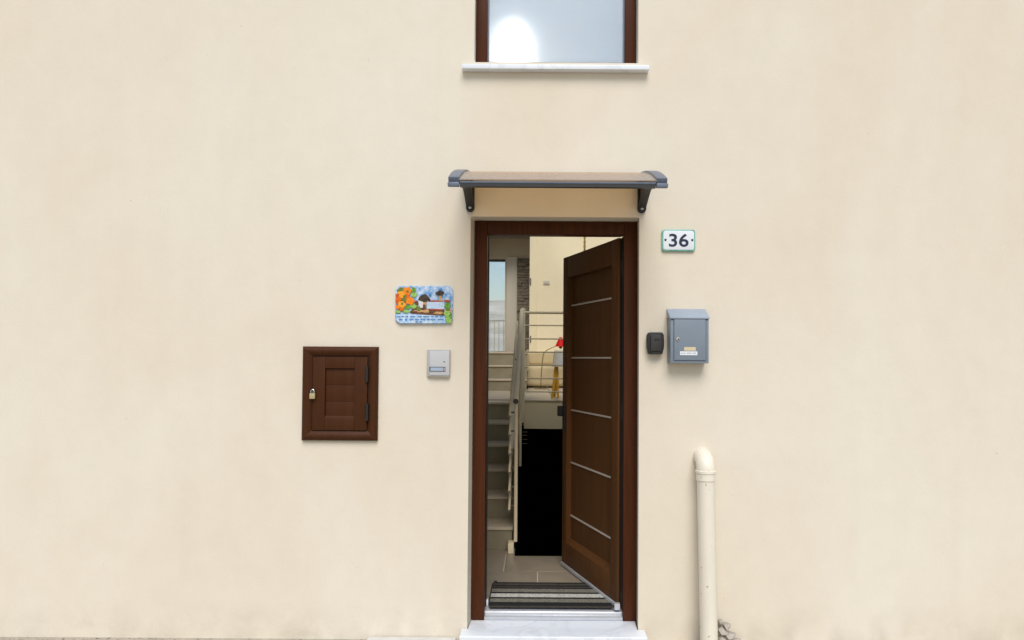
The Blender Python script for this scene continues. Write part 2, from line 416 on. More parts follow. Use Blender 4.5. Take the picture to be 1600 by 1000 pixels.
# outer shell and rooms behind
ow = MB()
ow.box(WALLX0, HX0 - .135, .10, .3, zb, WALLTOP - .01)
ow.build('outer_wall', 'plaster', house, smooth=False)
ow = MB(); ow.box(HX1 + .135, WALLX1, .10, .3, zb, WALLTOP - .01)
ow.build('outer_wall', 'plaster', house, smooth=False)
def side_wall(x0, x1, zlo, m, wins, lab=None):
    ys = sorted({.10, HBACK} | {q for w_ in wins for q in w_[:2]}); zs2 = sorted({zlo, ROOFZ - .001} | {q for w_ in wins for q in w_[2:]})
    q = MB()
    for i in range(len(ys) - 1):
        for j in range(len(zs2) - 1):
            yc, zc = (ys[i] + ys[i + 1]) / 2, (zs2[j] + zs2[j + 1]) / 2
            if not any(w_[0] < yc < w_[1] and w_[2] < zc < w_[3] for w_ in wins): q.box(x0, x1, ys[i], ys[i + 1], zs2[j], zs2[j + 1])
    bmx = q.build('interior_wall', m, house, smooth=False)
    bb = bmesh.new(); bb.from_mesh(bmx.data); bmesh.ops.remove_doubles(bb, verts=bb.verts, dist=.0001)
    seen = {}
    for f in bb.faces: seen.setdefault(tuple(round(c, 4) for c in f.calc_center_median()), []).append(f)
    bmesh.ops.delete(bb, geom=[f for v in seen.values() if len(v) > 1 for f in v], context='FACES'); bb.to_mesh(bmx.data); bb.free()
    if lab: bmx['label'] = lab
    for (ya, yb_, za, zb_2) in wins:  # unseen side windows, added to bring daylight into the rooms
        w3 = empty('added_side_window', (x0, ya, za)); w3.parent = house; w3.location = Vector((x0, ya, za)) - ORG['house']
        xm = (x0 + x1) / 2
        for (c, d, e_, f) in ((ya, yb_, za, za + .05), (ya, yb_, zb_2 - .05, zb_2), (ya, ya + .05, za + .051, zb_2 - .051), (yb_ - .05, yb_, za + .051, zb_2 - .051)):
            bx(xm - .03, xm + .03, c + .0005, d - .0005, e_ + .0005, f - .0005).build('frame', 'whiteframe', w3, bevel=.003)
        bx(xm - .003, xm + .003, ya + .051, yb_ - .051, za + .051, zb_2 - .051).build('pane', 'glass', w3)
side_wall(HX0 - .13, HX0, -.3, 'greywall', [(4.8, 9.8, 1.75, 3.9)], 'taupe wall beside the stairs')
side_wall(HX1, HX1 + .13, -2.4, 'inwall', [(.95, 2.6, .95, 3.9), (2.8, 5.7, 1.6, 3.9)])
# inside face of the facade round the door and window
iw = MB()
iw.box(HX0, FX0 - .01, .12, .2, -.3, 2.75); iw.box(FX1 + .01, HX1, .12, .2, -.3, 2.75); iw.box(FX0 - .01, FX1 + .01, .12, .2, FZ1 + .01, 2.75)
iw.box(HX0, WX0 - .005, .12, .2, 2.87, ROOFZ); iw.box(WX1 + .005, HX1, .12, .2, 2.87, ROOFZ)
iw.box(WX0 - .005, WX1 + .005, .16, .2, WZ1 + .005, ROOFZ); iw.box(WX0 - .005, WX1 + .005, .16, .2, 2.87, WZ0 - .005)
iw.build('interior_wall', 'inwall', house, smooth=False)
bx(HX0, HX1, .2005, .8, 2.75, 2.87).build('hall_ceiling', 'inwall', house, smooth=False)
bx(HX0, HX1, .72, .8, 2.871, ROOFZ - .001).build('interior_wall', 'inwall', house, smooth=False)
# cream wall at the back of the mezzanine room
CWY = 5.8; CWX = at(827.3, 450, CWY).x
bx(CWX, HX1, CWY, CWY + .12, .9, ROOFZ).build('interior_wall', 'inwall', house, smooth=False, label='bright cream wall behind the sofa')
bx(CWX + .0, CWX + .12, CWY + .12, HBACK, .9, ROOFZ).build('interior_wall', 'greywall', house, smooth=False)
cs = bx(CWX + .002, at(839, 450, CWY).x, CWY - .03, CWY - .001, .99, 3.6).build('door_casing', 'inwall', house, bevel=.004)
for py in (440, 530):
    c = at(828.5, py, CWY - .03)
    MB().tube([(c.x + .004, c.y - .006, c.z - .05), (c.x + .004, c.y - .006, c.z + .05)], .009, 8).build('hinge', 'hinge', cs)
# back wall with the balcony door opening
BX0, BX1 = -1.22, at(789.5, 480, HBACK).x; BZ1 = at(775, 405, HBACK).z; TOPZ = 1.487
bw = MB(); by = (HBACK, HBACK + .14)
bw.box(HX0 - .13, BX0, *by, -.3, ROOFZ); bw.box(BX1, HX1 + .13, *by, -.3, ROOFZ); bw.box(BX0, BX1, *by, BZ1, ROOFZ); bw.box(BX0, BX1, *by, -.3, TOPZ)
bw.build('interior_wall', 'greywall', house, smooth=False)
bd = empty('balcony_door', (BX0, HBACK, TOPZ)); bd.parent = house; bd.location = Vector((BX0, HBACK, TOPZ)) - ORG['house']
for (a, b, c, d) in ((BX0, BX0 + .05, TOPZ, BZ1), (BX1 - .012, BX1, TOPZ, BZ1)):
    bx(a, b, HBACK + .02, HBACK + .07, c, d).build('stile', 'whiteframe', bd, bevel=.003)
bx(BX0 + .05, BX1 - .012, HBACK + .02, HBACK + .07, BZ1 - .05, BZ1).build('top_rail', 'dark', bd)
bx(BX0 + .05, BX1 - .012, HBACK + .02, HBACK + .07, TOPZ, TOPZ + .06).build('bottom_rail', 'whiteframe', bd)
bx(BX0 + .05, BX1 - .012, HBACK + .04, HBACK + .046, TOPZ + .06, BZ1 - .05).build('pane', 'glass', bd)
# pale pilaster next to the door and rough stone facing beside it
px0 = at(791.5, 480, HBACK).x; px1 = at(807.5, 480, HBACK).x
bx(px0, px1, HBACK - .05, HBACK - .002, TOPZ, at(800, 402, HBACK).z).build('pilaster', 'whiteframe', house, bevel=.006)
sc = MB(); sx0, sx1 = px1 + .01, at(829, 480, HBACK).x; z = TOPZ; ztop = at(815, 404, HBACK).z
while z < ztop:
    hh = random.uniform(.05, .085); x = sx0
    while x < sx1:
        ww = random.uniform(.09, .24); d = random.uniform(.02, .07)
        sc.box(x + .004, min(x + ww, sx1) - .003, HBACK - d, HBACK - .002, z + .004, min(z + hh, ztop) - .003); x += ww
    z += hh
sc.build('stone_facing', 'cladstone', house, smooth=False, bevel=.004, seg=1, kind='stuff')
# roof with unseen glazed bays, added over mezzanine and stairs for daylight
GAPS = [(-.06, 1.66, .86, 3.5), (-.06, 1.66, 3.56, 5.76), (-1.26, -.14, .86, 4.5), (-1.26, -.14, 4.56, 6.6), (-1.26, -.14, 6.66, 9.4)]
rx = sorted({HX0 - .13, HX1 + .13} | {q for g_ in GAPS for q in g_[:2]}); ry_ = sorted({.02, HBACK + .14} | {q for g_ in GAPS for q in g_[2:]})
rf = MB(); rid = {}
def rv(i, j, k):
    if (i, j, k) not in rid: rid[(i, j, k)] = len(rf.v); rf.v.append((rx[i], ry_[j], ROOFZ + .2 * k))
    return rid[(i, j, k)]
def solid(i, j):
    if i < 0 or j < 0 or i >= len(rx) - 1 or j >= len(ry_) - 1: return False
    x, y = (rx[i] + rx[i + 1]) / 2, (ry_[j] + ry_[j + 1]) / 2
    return not any(g_[0] < x < g_[1] and g_[2] < y < g_[3] for g_ in GAPS)
for i in range(len(rx) - 1):
    for j in range(len(ry_) - 1):
        if solid(i, j):
            for k in (0, 1): rf.f.append((rv(i, j, k), rv(i + 1, j, k), rv(i + 1, j + 1, k), rv(i, j + 1, k)))
            for di, dj, p, q in ((-1, 0, (i, j), (i, j + 1)), (1, 0, (i + 1, j), (i + 1, j + 1)), (0, -1, (i, j), (i + 1, j)), (0, 1, (i, j + 1), (i + 1, j + 1))):
                if not solid(i + di, j + dj): rf.f.append((rv(*p, 0), rv(*q, 0), rv(*q, 1), rv(*p, 1)))
rf.build('roof', 'roofm', house, smooth=False)
for (x0, x1, y0, y1) in GAPS:
    zr = ROOFZ + .2
    sk = empty('added_roof_window', (x0, y0, zr)); sk.parent = house; sk.location = Vector((x0, y0, zr)) - ORG['house']
    for (a, b, c, d) in ((x0, x1, y0, y0 + .03), (x0, x1, y1 - .03, y1), (x0, x0 + .03, y0 + .031, y1 - .031), (x1 - .03, x1, y0 + .031, y1 - .031)):
        bx(a, b, c, d, zr + .001, zr + .05).build('frame', 'alu', sk, bevel=.004)
    bx(x0 + .031, x1 - .031, y0 + .031, y1 - .031, zr + .02, zr + .026).build('pane', 'glass', sk)

# door frame
df = empty('door_frame', (FX0, YF, STEPZ)); df.parent = house; df.location = Vector((FX0, YF, STEPZ)) - ORG['house']
bx(FX0, GX0, YF, YF + .075, STEPZ + .001, FZ1).build('jamb', 'frame', df, bevel=.003)
bx(GX1, FX1, YF, YF + .05, STEPZ + .001, FZ1).build('jamb', 'frame', df, bevel=.003)
bx(GX0 + .0005, GX1 - .0005, YF + .001, YF + .05, GZ1, FZ1 - .001).build('head', 'frame', df, bevel=.003)
bx(GX0 - .012, GX0 + .006, YF + .076, YF + .1, 0, GZ1).build('gasket', 'gasket', df)
bx(GX1 - .003, GX1 + .04, YF + .0505, YF + .075, STEPZ + .05, GZ1).build('gasket', 'gasket', df)
bx(GX0 + .001, GX1 - .006, YF + .052, YF + .09, GZ1 + .005, FZ1 - .005).build('gasket', 'gasket', df)
# threshold: two pale metal ledges
th = MB(); yb = YF + .085
th.prism([(YF + .004, STEPZ + .002), (YF + .004, STEPZ + .018), (YF + .022, STEPZ + .022), (YF + .024, -.014), (YF + .03, -.008), (yb, -.002), (yb, STEPZ + .002)], 'x', GX0 + .0005, GX1 - .0005)
th.build('threshold', 'alu', house, bevel=.0015)
c = at(756, 943, YF + .07); bx(GX0 + .001, GX0 + .016, YF + .08, YF + .11, -.001, .03).build('frame_end_block', 'white', df, bevel=.004)

# door leaf, hinged on the right and swung inwards
HP = Vector((at(965.5, 655, .15).x, .15, 0)); FR = Vector((at(878.8, 655, .887).x, .887, 0))
U = (FR - HP); LW = U.length; U.normalize(); N = Vector((-U.y, U.x, 0))          # N: outward face of the leaf
if N.y > 0: N = -N
LZ0, LZ1 = .006, at(966, 371.5, .15).z
door = empty('door', HP); door.parent = house; door.location = HP - ORG['house']
def lf(u, n, z): return HP + U * u + N * n + Vector((0, 0, z))
def leafbox(u0, u1, n0, n1, z0, z1):
    return MB().add([lf(u, n, z) for z in (z0, z1) for u, n in ((u0, n0), (u1, n0), (u1, n1), (u0, n1))],
                    [(0, 1, 2, 3), (7, 6, 5, 4), (0, 4, 5, 1), (1, 5, 6, 2), (2, 6, 7, 3), (3, 7, 4, 0)])
lt = .062; st = .115; zp0, zp1 = .17, LZ1 - .145
stile0 = .085; stile1 = .072
leafbox(stile0, LW - stile1, -lt + .01, -.036, zp0 - .02, zp1 + .02).build('panel', 'leaf', door)
leafbox(0, stile0, -lt, 0, LZ0, LZ1).build('stile', 'leaf', door, bevel=.003)
leafbox(LW - stile1, LW, -lt, 0, LZ0, LZ1).build('stile', 'leaf', door, bevel=.003)
leafbox(stile0 + .0005, LW - stile1 - .0005, -lt, -.0005, zp1, LZ1 - .0005).build('rail', 'leaf', door, bevel=.003)
leafbox(stile0 + .0005, LW - stile1 - .0005, -lt, -.0005, LZ0, zp0).build('rail', 'leaf', door, bevel=.003)
# sloped moulding at the foot of the panel, drip bar, gaskets on the hinge edge
m = MB(); m.add([lf(stile0 + .001, -.001, zp0), lf(LW - stile1 - .001, -.001, zp0), lf(LW - stile1 - .001, -.0355, zp0 + .028), lf(stile0 + .001, -.0355, zp0 + .028), lf(stile0 + .001, -.0355, zp0), lf(LW - stile1 - .001, -.0355, zp0)],
                [(0, 1, 2, 3), (0, 3, 4), (1, 5, 2), (0, 4, 5, 1), (3, 2, 5, 4)]); m.build('moulding', 'leaf', door)
sz = []
for pl, pr in ((478, 463), (559, 559), (641, 654.5), (724, 750), (808, 847)):
    a = ray(922, (pl + pr) / 2); # intersect with the leaf face
    t = (HP - CAM).dot(N) / a.dot(N); sz.append((CAM + a * t).z)
for z in sz:
    leafbox(stile0 + .001, LW - stile1 - .001, -.0355, -.03, z - .005, z + .005).build('strip', 'strip', door)
leafbox(.004, LW - .002, .0005, .011, LZ0 + .001, LZ0 + .024).build('drip_bar', 'alu', door, bevel=.003)
leafbox(-.006, -.0005, -.05, -.038, LZ0 + .02, LZ1 - .02).build('gasket', 'gasket', door)
leafbox(-.006, -.0005, -.02, -.01, LZ0 + .02, LZ1 - .02).build('gasket', 'gasket', door)
for z in (.06, 1.10, 1.92):
    m = MB(); p = lf(-.012, -.022, 0)
    m.tube([(p.x + .012, p.y, z - .045), (p.x + .012, p.y, z + .045)], .008, 10); m.box(p.x, p.x + .024, p.y - .004, p.y + .006, z - .04, z + .04)
    m.build('hinge', 'chrome', door)
bx(HP.x - .02, HP.x + .012, HP.y - .035, HP.y - .006, .004, .04).build('corner_block', 'alu', door, bevel=.005)
# lever handle and backplate near the free edge
hz = at(879, 642, .86).z
m = leafbox(LW - .06, LW - .022, .0005, .012, hz - .13, hz + .05)
m.build('backplate', 'blackpl', door, bevel=.004)
leafbox(LW - .055, LW - .012, .0125, .045, hz - .034, hz + .036).build('handle', 'blackpl', door, bevel=.004)

# upper window
wn = empty('window', (WX0, WYF, WZ0)); wn.parent = house; wn.location = Vector((WX0, WYF, WZ0)) - ORG['house']
gx0 = at(761.5, 50, WYF).x; gx1 = at(976.5, 50, WYF).x
bx(WX0 + .001, gx0, WYF, WYF + .06, WZ0 + .002, WZ1 - .001).build('stile', 'frame', wn, bevel=.004)
bx(gx1, WX1 - .001, WYF, WYF + .06, WZ0 + .002, WZ1 - .001).build('stile', 'frame', wn, bevel=.004)
bx(gx0 + .0005, gx1 - .0005, WYF + .001, WYF + .06, WZ0 + .002, WZ0 + .036).build('rail', 'frame', wn, bevel=.004)
bx(gx0 + .0005, gx1 - .0005, WYF + .001, WYF + .06, WZ1 - .065, WZ1 - .002).build('rail', 'frame', wn, bevel=.004)
bx(gx0 + .0005, gx0 + .009, WYF + .015, WYF + .035, WZ0 + .037, WZ1 - .066).build('bead', 'capgrey', wn)
bx(gx1 - .009, gx1 - .0005, WYF + .015, WYF + .035, WZ0 + .037, WZ1 - .066).build('bead', 'capgrey', wn)
bx(gx0 + .0095, gx1 - .0095, WYF + .022, WYF + .03, WZ0 + .0365, WZ1 - .0655).build('pane', 'frosted', wn, label='frosted pane with a lamp glowing behind it')
s0 = at(721.5, 103, -.045).x; s1 = at(1014.5, 103, -.045).x; sz0 = at(868, 107.5, -.045).z
m = MB(); zt = WZ0 + .012
m.prism([(-.0005, sz0 + .002), (-.0005, sz0 + .0275), (WYF - .002, zt + .010), (WYF - .002, WZ0 + .001), (.001, WZ0 + .0005)], 'x', WX0 + .001, WX1 - .001)
m.prism([(-.045, sz0), (-.045, sz0 + .024), (-.001, sz0 + .0275), (-.001, sz0)], 'x', s0, s1)
m.build('window_sill', 'marble', house, bevel=.003, label='thin white marble sill')

# globe lamp in the upstairs room
gp = at(801, 74, .33)
gl = empty('globe_lamp', (gp.x, gp.y, 2.87), 'glowing round lamp behind the frosted upstairs window', 'lamp')
m = MB(); m.lathe((gp.x, gp.y, 2.871), [(.08, 0), (.08, .01), (.012, .02), (.01, gp.z - 2.871 - .12), (.03, gp.z - 2.871 - .115)], n=16); m.build('stand', 'alu', gl)
m = MB(); m.lathe(gp, [(.08 * math.sin(rad(a)) + .0005, -.12 * math.cos(rad(a))) for a in range(0, 181, 15)], n=20); m.build('globe', 'globe', gl)

# ------------------------------------------------------------------ hall floor of taupe tiles
VY0 = on(840, 869, 0).y                        # edge of the drop to the cellar
VX0 = at(803, 860, VY0).x
R1Y = on(778, 858.5, 0).y                      # foot of the stairs
SXR = at(801.5, 840, R1Y).x                     # right end of the steps
fl = MB(); fl.box(HX0, HX1, .19, VY0 - .002, -.2, -.006); fl.box(HX0, VX0, VY0 - .002, R1Y + .3, -.2, -.006)
flo = fl.build('hall_floor', 'grout', smooth=False, kind='structure')
J = on(840, 893, 0).y; gj = .0035
xa = at(786.5, 891, J).x; xb = at(840, 900, on(840, 900, 0).y).x
def tile(x0, x1, y0, y1):
    x0, x1 = max(x0, HX0), min(x1, HX1)
    if x1 - x0 > .02: bx(x0 + gj, x1 - gj, y0 + gj, y1 - gj, -.0055, 0).build('tile', 'tile', flo, bevel=.001, seg=1)
TW = .6
for k in range(-4, 5):
    tile(xb + k * TW, xb + (k + 1) * TW, .19, J)
    x0, x1 = xa + k * TW, xa + (k + 1) * TW
    if x0 >= xa - .01: tile(x0, x1, J, VY0 - .002)
    else: tile(x0, x1, J, J + TW if J + TW < R1Y + .3 else R1Y + .3)
bx(xa + gj, VX0 - .002, VY0, R1Y + .1, -.0055, -.0005).build('tile', 'tile', flo, bevel=.001, seg=1)
bx(VX0 + .001, HX1, VY0 - .0015, VY0 + .02, -.12, -.0045).build('floor_edging', 'riser', flo, bevel=.002)

# ------------------------------------------------------------------ cellar stairwell, its darkness put into the black colour
MZ = .985; MZB = at(845, 670, 2.7).z; MY = 2.7
cw = MB(); CB = -2.2
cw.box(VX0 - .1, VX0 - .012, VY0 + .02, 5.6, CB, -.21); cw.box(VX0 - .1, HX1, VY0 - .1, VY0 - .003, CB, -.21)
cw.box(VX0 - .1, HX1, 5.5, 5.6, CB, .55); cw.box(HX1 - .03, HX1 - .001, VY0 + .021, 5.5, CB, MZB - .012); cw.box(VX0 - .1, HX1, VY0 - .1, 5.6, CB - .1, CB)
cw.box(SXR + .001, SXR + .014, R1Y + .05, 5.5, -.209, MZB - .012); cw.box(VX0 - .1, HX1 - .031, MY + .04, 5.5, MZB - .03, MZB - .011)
cwo = cw.build('cellar_stairwell', 'void', house, smooth=False, label='stairwell down to the cellar with its darkness painted in')
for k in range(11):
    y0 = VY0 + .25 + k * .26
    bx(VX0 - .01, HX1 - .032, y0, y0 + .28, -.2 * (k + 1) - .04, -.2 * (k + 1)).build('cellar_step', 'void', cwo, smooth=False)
cr = empty('cellar_rail', (at(820, 690, 2.9).x, 2.9, .3), 'short stack of dim rails in the dark below the mezzanine', 'rail')
for py in (675, 680, 686.5, 693):
    a, b = at(817, py, 2.9), at(824, py, 2.9)
    MB().tube([a, b], .004, 8).build('bar', 'rail', cr)
a = at(817.5, 672, 2.9); b = at(817.5, 697, 2.9); MB().tube([(a.x, a.y + .01, a.z), (b.x, b.y + .01, b.z)], .005, 8).build('upright', 'blackpl', cr)

# ------------------------------------------------------------------ mezzanine and landing floors
NOSE = [R1Y - .012 + .27 * k for k in range(6)]
R = MZ / 6
LBY = on(778, 612, MZ).y
mz = MB(); mz.box(VX0 + .03, HX1, MY, CWY + .1, MZB, MZ); mo = mz.build('mezzanine_floor', 'inwall', smooth=False, kind='structure')
bx(VX0 + .03, HX1, MY - .008, CWY - .001, MZ + .0005, MZ + .012).build('floor_finish', 'tread', mo, bevel=.003)
lb = MB(); lb.box(HX0, VX0 + .029, NOSE[5] + .27, LBY + 1.0, MZ - .25, MZ - .0005); lo = lb.build('landing_floor', 'riser', smooth=False, kind='structure')
bx(HX0, VX0 + .029, NOSE[5] + .2701, LBY + .3, MZ, MZ + .011).build('floor_finish', 'tread', lo, bevel=.003)
uf = bx(HX0, CWX + .0, LBY + .58, HBACK + 1.4, TOPZ - .25, TOPZ - .012).build('upper_floor', 'tread', smooth=False, kind='structure')

# ------------------------------------------------------------------ staircases
sc1 = empty('staircase', (SXR, R1Y, 0), 'taupe tiled stairs rising from the hall to the landing', 'stairs')
for k in range(6):
    y0 = NOSE[k] + .012; z0, z1 = R * k, R * (k + 1)
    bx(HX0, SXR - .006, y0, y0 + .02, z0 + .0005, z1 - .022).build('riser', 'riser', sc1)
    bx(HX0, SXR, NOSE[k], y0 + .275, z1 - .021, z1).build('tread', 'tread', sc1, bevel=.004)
m = MB(); pr = [(R1Y + .021, .001)]
for k in range(6): pr += [(NOSE[k] + .034, R * k + .002), (NOSE[k] + .034, R * (k + 1) - .0225)]
pr += [(NOSE[5] + .25, MZ - .0225), (NOSE[5] + .25, .001)]
m.prism(pr, 'x', SXR - .05, SXR - .008); m.build('string', 'greywall', sc1, smooth=False)
bx(at(793.5, 850, R1Y - .1).x, VX0 - .004, R1Y - .1, R1Y - .013, .0005, at(798, 846, R1Y - .05).z).build('plinth', 'rail', sc1, bevel=.004)
sc2 = empty('staircase', (SXR, LBY, MZ), 'three wide steps up from the landing to the balcony room', 'stairs')
z7 = at(778, 592.5, LBY - .012).z; z8 = at(778, 570.8, LBY + .26).z
zz = [MZ + .011, z7, z8, TOPZ]
for k in range(3):
    y0 = LBY + .27 * k
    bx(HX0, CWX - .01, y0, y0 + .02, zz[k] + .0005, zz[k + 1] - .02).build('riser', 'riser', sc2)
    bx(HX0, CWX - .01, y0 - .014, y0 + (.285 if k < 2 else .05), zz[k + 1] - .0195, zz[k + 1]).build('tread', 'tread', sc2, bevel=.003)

# ------------------------------------------------------------------ railings
RX = at(806, 640, R1Y - .06).x
PY0, PY1, PY2 = R1Y - .06, NOSE[2] + .16, NOSE[5] + .12
hz0 = at(806, 623, PY0).z; hz2 = at(816, 482, PY2).z
def hrail(y): return hz0 + (hz2 - hz0) * (y - PY0) / (PY2 - PY0)
sr = empty('stair_railing', (RX, PY0, 0), 'pale metal stair railing with sloping rails beside the dark stairwell', 'railing')
MB().tube([(RX, PY0 - .03, hrail(PY0 - .03)), (RX, PY2 - .05, hrail(PY2 - .05))], .019, 14).build('handrail', 'rail', sr)
MB().tube([(RX, PY0 - .036, hrail(PY0 - .036)), (RX, PY0 - .03, hrail(PY0 - .03))], .0205, 14).build('end_cap', 'capdark', sr)
zf = at(806, 846, PY0).z
MB().tube([(RX + .004, PY0, zf), (RX + .004, PY0, hz0 - .016)], .0135, 12).build('post', 'rail', sr)
MB().tube([(RX + .012, PY1, R * 3 + .001), (RX + .012, PY1, hrail(PY1) - .016)], .0135, 12).build('post', 'rail', sr)
for k in range(6):
    dz = .10 + .135 * k; xo = RX - .042
    a = Vector((xo, PY0 - .05, hrail(PY0 - .05) - dz)); b = Vector((xo, PY2 - .06, hrail(PY2 - .06) - dz))
    bar = MB().tube([a, b], .0095, 10).build('bar', 'rail', sr)
    for yy in (PY0, PY1):
        MB().tube([(xo + .008, yy, hrail(yy) - dz), (RX - .01, yy, hrail(yy) - dz)], .006, 8).build('bracket', 'capdark', bar)
    MB().tube([a - Vector((0, .004, 0)), a], .0098, 10).build('end_cap', 'hinge', bar)
mr = empty('mezzanine_railing', (at(816, 620, MY).x, MY, MZ), 'horizontal bar railing along the front edge of the mezzanine', 'railing')
NX = at(816.5, 560, MY - .03).x
nb = at(816, 660, MY - .03).z
m = MB(); m.lathe((NX, MY - .03, nb), [(.024, 0), (.024, at(817, 481, MY - .03).z - nb - .012), (.017, at(817, 481, MY - .03).z - nb)], n=16); m.build('newel_post', 'rail', mr)
m = MB(); m.lathe((HX1 - .05, MY - .03, MZ - .1), [(.024, 0), (.024, 1.05), (.017, 1.06)], n=16); m.build('newel_post', 'rail', mr)
for i, py in enumerate((488.5, 508.5, 529.5, 550.2, 570.8, 591.5, 612.2)):
    z = at(850, py, MY - .03).z
    MB().tube([(NX + .02, MY - .03, z), (HX1 - .07, MY - .03, z)], .013 if i == 0 else .0065, 10).build('top_rail' if i == 0 else 'bar', 'rail', mr)

# ------------------------------------------------------------------ balcony beyond the glass door
by = HBACK + 1.35
br = empty('balcony_railing', (-.9, by, TOPZ), 'thin white barred railing on the balcony beyond the glass door', 'railing')
zt = at(775, 501, by).z
for z in (zt, TOPZ + .08): bx(-1.6, .2, by, by + .02, z - .012, z + .012).build('rail', 'whiteframe', br)
for i in range(17): bx(-1.6 + i * .11, -1.6 + i * .11 + .012, by + .004, by + .016, TOPZ + .0, zt - .013).build('bar', 'whiteframe', br)

# ------------------------------------------------------------------ furniture upstairs
SY = on(845, 606, MZ + .012).y
sf = empty('sofa', (.3, SY, MZ), 'low cream sofa against the bright wall behind the railing', 'sofa')
sxl = at(820, 580, SY).x; sxr = 1.35; t0 = at(845, 604, SY).z; 
zb_ = at(845, 546, SY + .65).z; zc_ = at(845, 571, SY).z
bx(sxl, sxr, SY + .62, SY + .86, t0, zb_).build('backrest', 'sofa', sf, bevel=.05, seg=4)
for k in range(2):
    w2 = (sxr - sxl) / 2
    bx(sxl + k * w2 + .005, sxl + (k + 1) * w2 - .005, SY - .02, SY + .615, t0 + .001, zc_ - .002).build('seat_cushion', 'sofa', sf, bevel=.06, seg=4)
    bx(sxl + k * w2 + .01, sxl + (k + 1) * w2 - .01, SY + .45, SY + .618, zc_, zb_ - .03).build('back_cushion', 'sofa', sf, bevel=.05, seg=4)
for (x, y) in ((sxl + .1, SY + .08), (sxr - .1, SY + .08), (sxl + .1, SY + .75), (sxr - .1, SY + .75)):
    MB().tube([(x, y, MZ + .012), (x, y, t0 + .01)], [.016, .024], 10).build('leg', 'blackpl', sf)
# arched lamp with a red shade
LY = SY - .35
la = empty('arc_lamp', on(845, 611, MZ + .012), 'slim curved floor lamp with a red cone shade before the sofa', 'lamp')
P = [at(*p, LY) for p in ((845, 611), (845.5, 590), (847.5, 565), (849, 554), (851.5, 549.5), (856, 546.5), (862, 543.5), (868, 541))]
P[0].z = MZ + .02
MB().tube(P, .006, 8).build('stem', 'brass', la)
c = P[0]; m = MB(); m.lathe((c.x, c.y, MZ + .012), [(.09, 0), (.09, .008), (.01, .014)], n=20); m.build('base', 'brass', la)
cc = at(876, 534, LY); ax = .085
m = MB(); zs_ = at(876, 541.5, LY).z; zt_ = at(876, 527, LY).z
n = 24; vs = []; 
for r_, z_ in ((.075, zs_), (.02, zt_), (.017, zt_ - .002), (.072, zs_)):
    vs += [(cc.x + r_ * math.cos(2 * math.pi * k / n), cc.y + r_ * math.sin(2 * math.pi * k / n), z_) for k in range(n)]
m.add(vs, [(i * n + k, i * n + (k + 1) % n, (i + 1) * n + (k + 1) % n, (i + 1) * n + k) for i in range(3) for k in range(n)] + [tuple(range(2 * n, 3 * n))])
m.build('shade', 'red', la)
m = MB(); m.lathe((cc.x, cc.y, zs_ - .03), [(.004, 0), (.02, .01), (.024, .022), (.014, .04), (.012, .06)], n=14); m.build('bulb', 'capdark', la)
# yellow tripod with a pale patterned shade
TY = on(863, 622, MZ + .012).y
tp = empty('tripod_lamp', on(866, 622, MZ + .012), 'small yellow wooden tripod lamp with pale patterned shade by the railing', 'lamp')
top = at(869.5, 573, TY + .05)
for (px, dy) in ((862.5, 0), (872, .02), (867, .17)):
    b_ = at(px, 622, TY); b_.y += dy; b_.z = MZ + .013
    MB().tube([b_, (top.x, top.y, top.z)], [.012, .02], 10).build('leg', 'yellow', tp)
b_ = at(861, 618, TY); a_ = at(855, 604, TY + .0)
MB().tube([b_, a_], .005, 8).build('stay', 'whiteframe', tp)
m = MB(); zsh = at(872, 548, TY + .05).z
m.lathe((top.x + .03, top.y, top.z + .001), [(.075, 0), (.055, zsh - top.z)], n=24); m.build('shade', 'shade', tp)
# switch and hanging rope
c = at(854, 441.5, CWY - .012)
sw = empty('light_switch', c, 'small cream switch plate on the bright wall above the sofa', 'switch')
m = MB(); m.prism(rrect(c.x - .045, c.x + .045, c.z - .03, c.z + .03, .008), 'y', CWY - .012, CWY - .0005); m.build('plate', 'whiteframe', sw, bevel=.003)
bx(c.x - .03, c.x - .002, CWY - .018, CWY - .0125, c.z - .018, c.z + .018).build('rocker', 'whiteframe', sw, bevel=.002)
bx(c.x + .002, c.x + .03, CWY - .018, CWY - .0125, c.z - .018, c.z + .018).build('rocker', 'whiteframe', sw, bevel=.002)
ry = 4.9; rp = at(913.5, 392, ry); m = MB()
pr = []
for ph in (0, math.pi):
    m.tube([(rp.x + .008 * math.cos(ph + i * .7), ry + .008 * math.sin(ph + i * .7), rp.z + (ROOFZ - rp.z) * i / 90) for i in range(91)], .0095, 6)
m.build('hanging_rope', 'rope', label='golden twisted rope hanging before the bright wall', category='rope')

# ------------------------------------------------------------------ doorstep, kerb, mat
ds = MB(); sy = -.10
sx0 = at(717.5, 990, sy).x; sx1 = at(1012, 990, sy).x
zt = STEPZ; 
ds.prism([(sx0, sy), (sx1, sy), (sx1, -.002), (DX1 - .004, -.002), (FX1, YF + .09), (FX0, YF + .09), (DX0 + .004, -.002), (sx0, -.002)], 'z', zt - .032, zt)
ds.build('doorstep', 'marble', bevel=.006, seg=3, label='white marble slab step under the open front door', category='step')
bx(sx0 + .02, sx1 - .02, sy + .02, -.004, GROUND - .02, zt - .033).build('step_bed', 'footstone', bpy.data.objects['doorstep'], bevel=.006)
kx0, kx1 = at(572, 996, -.06).x, at(714, 996, -.06).x
bx(kx0, kx1 - .01, -.13, -.006, GROUND + .0, GROUND + .018).build('paving_slab', 'kerb', bevel=.005, label='pale stone paving strip along the wall left of the doorstep', category='paving')
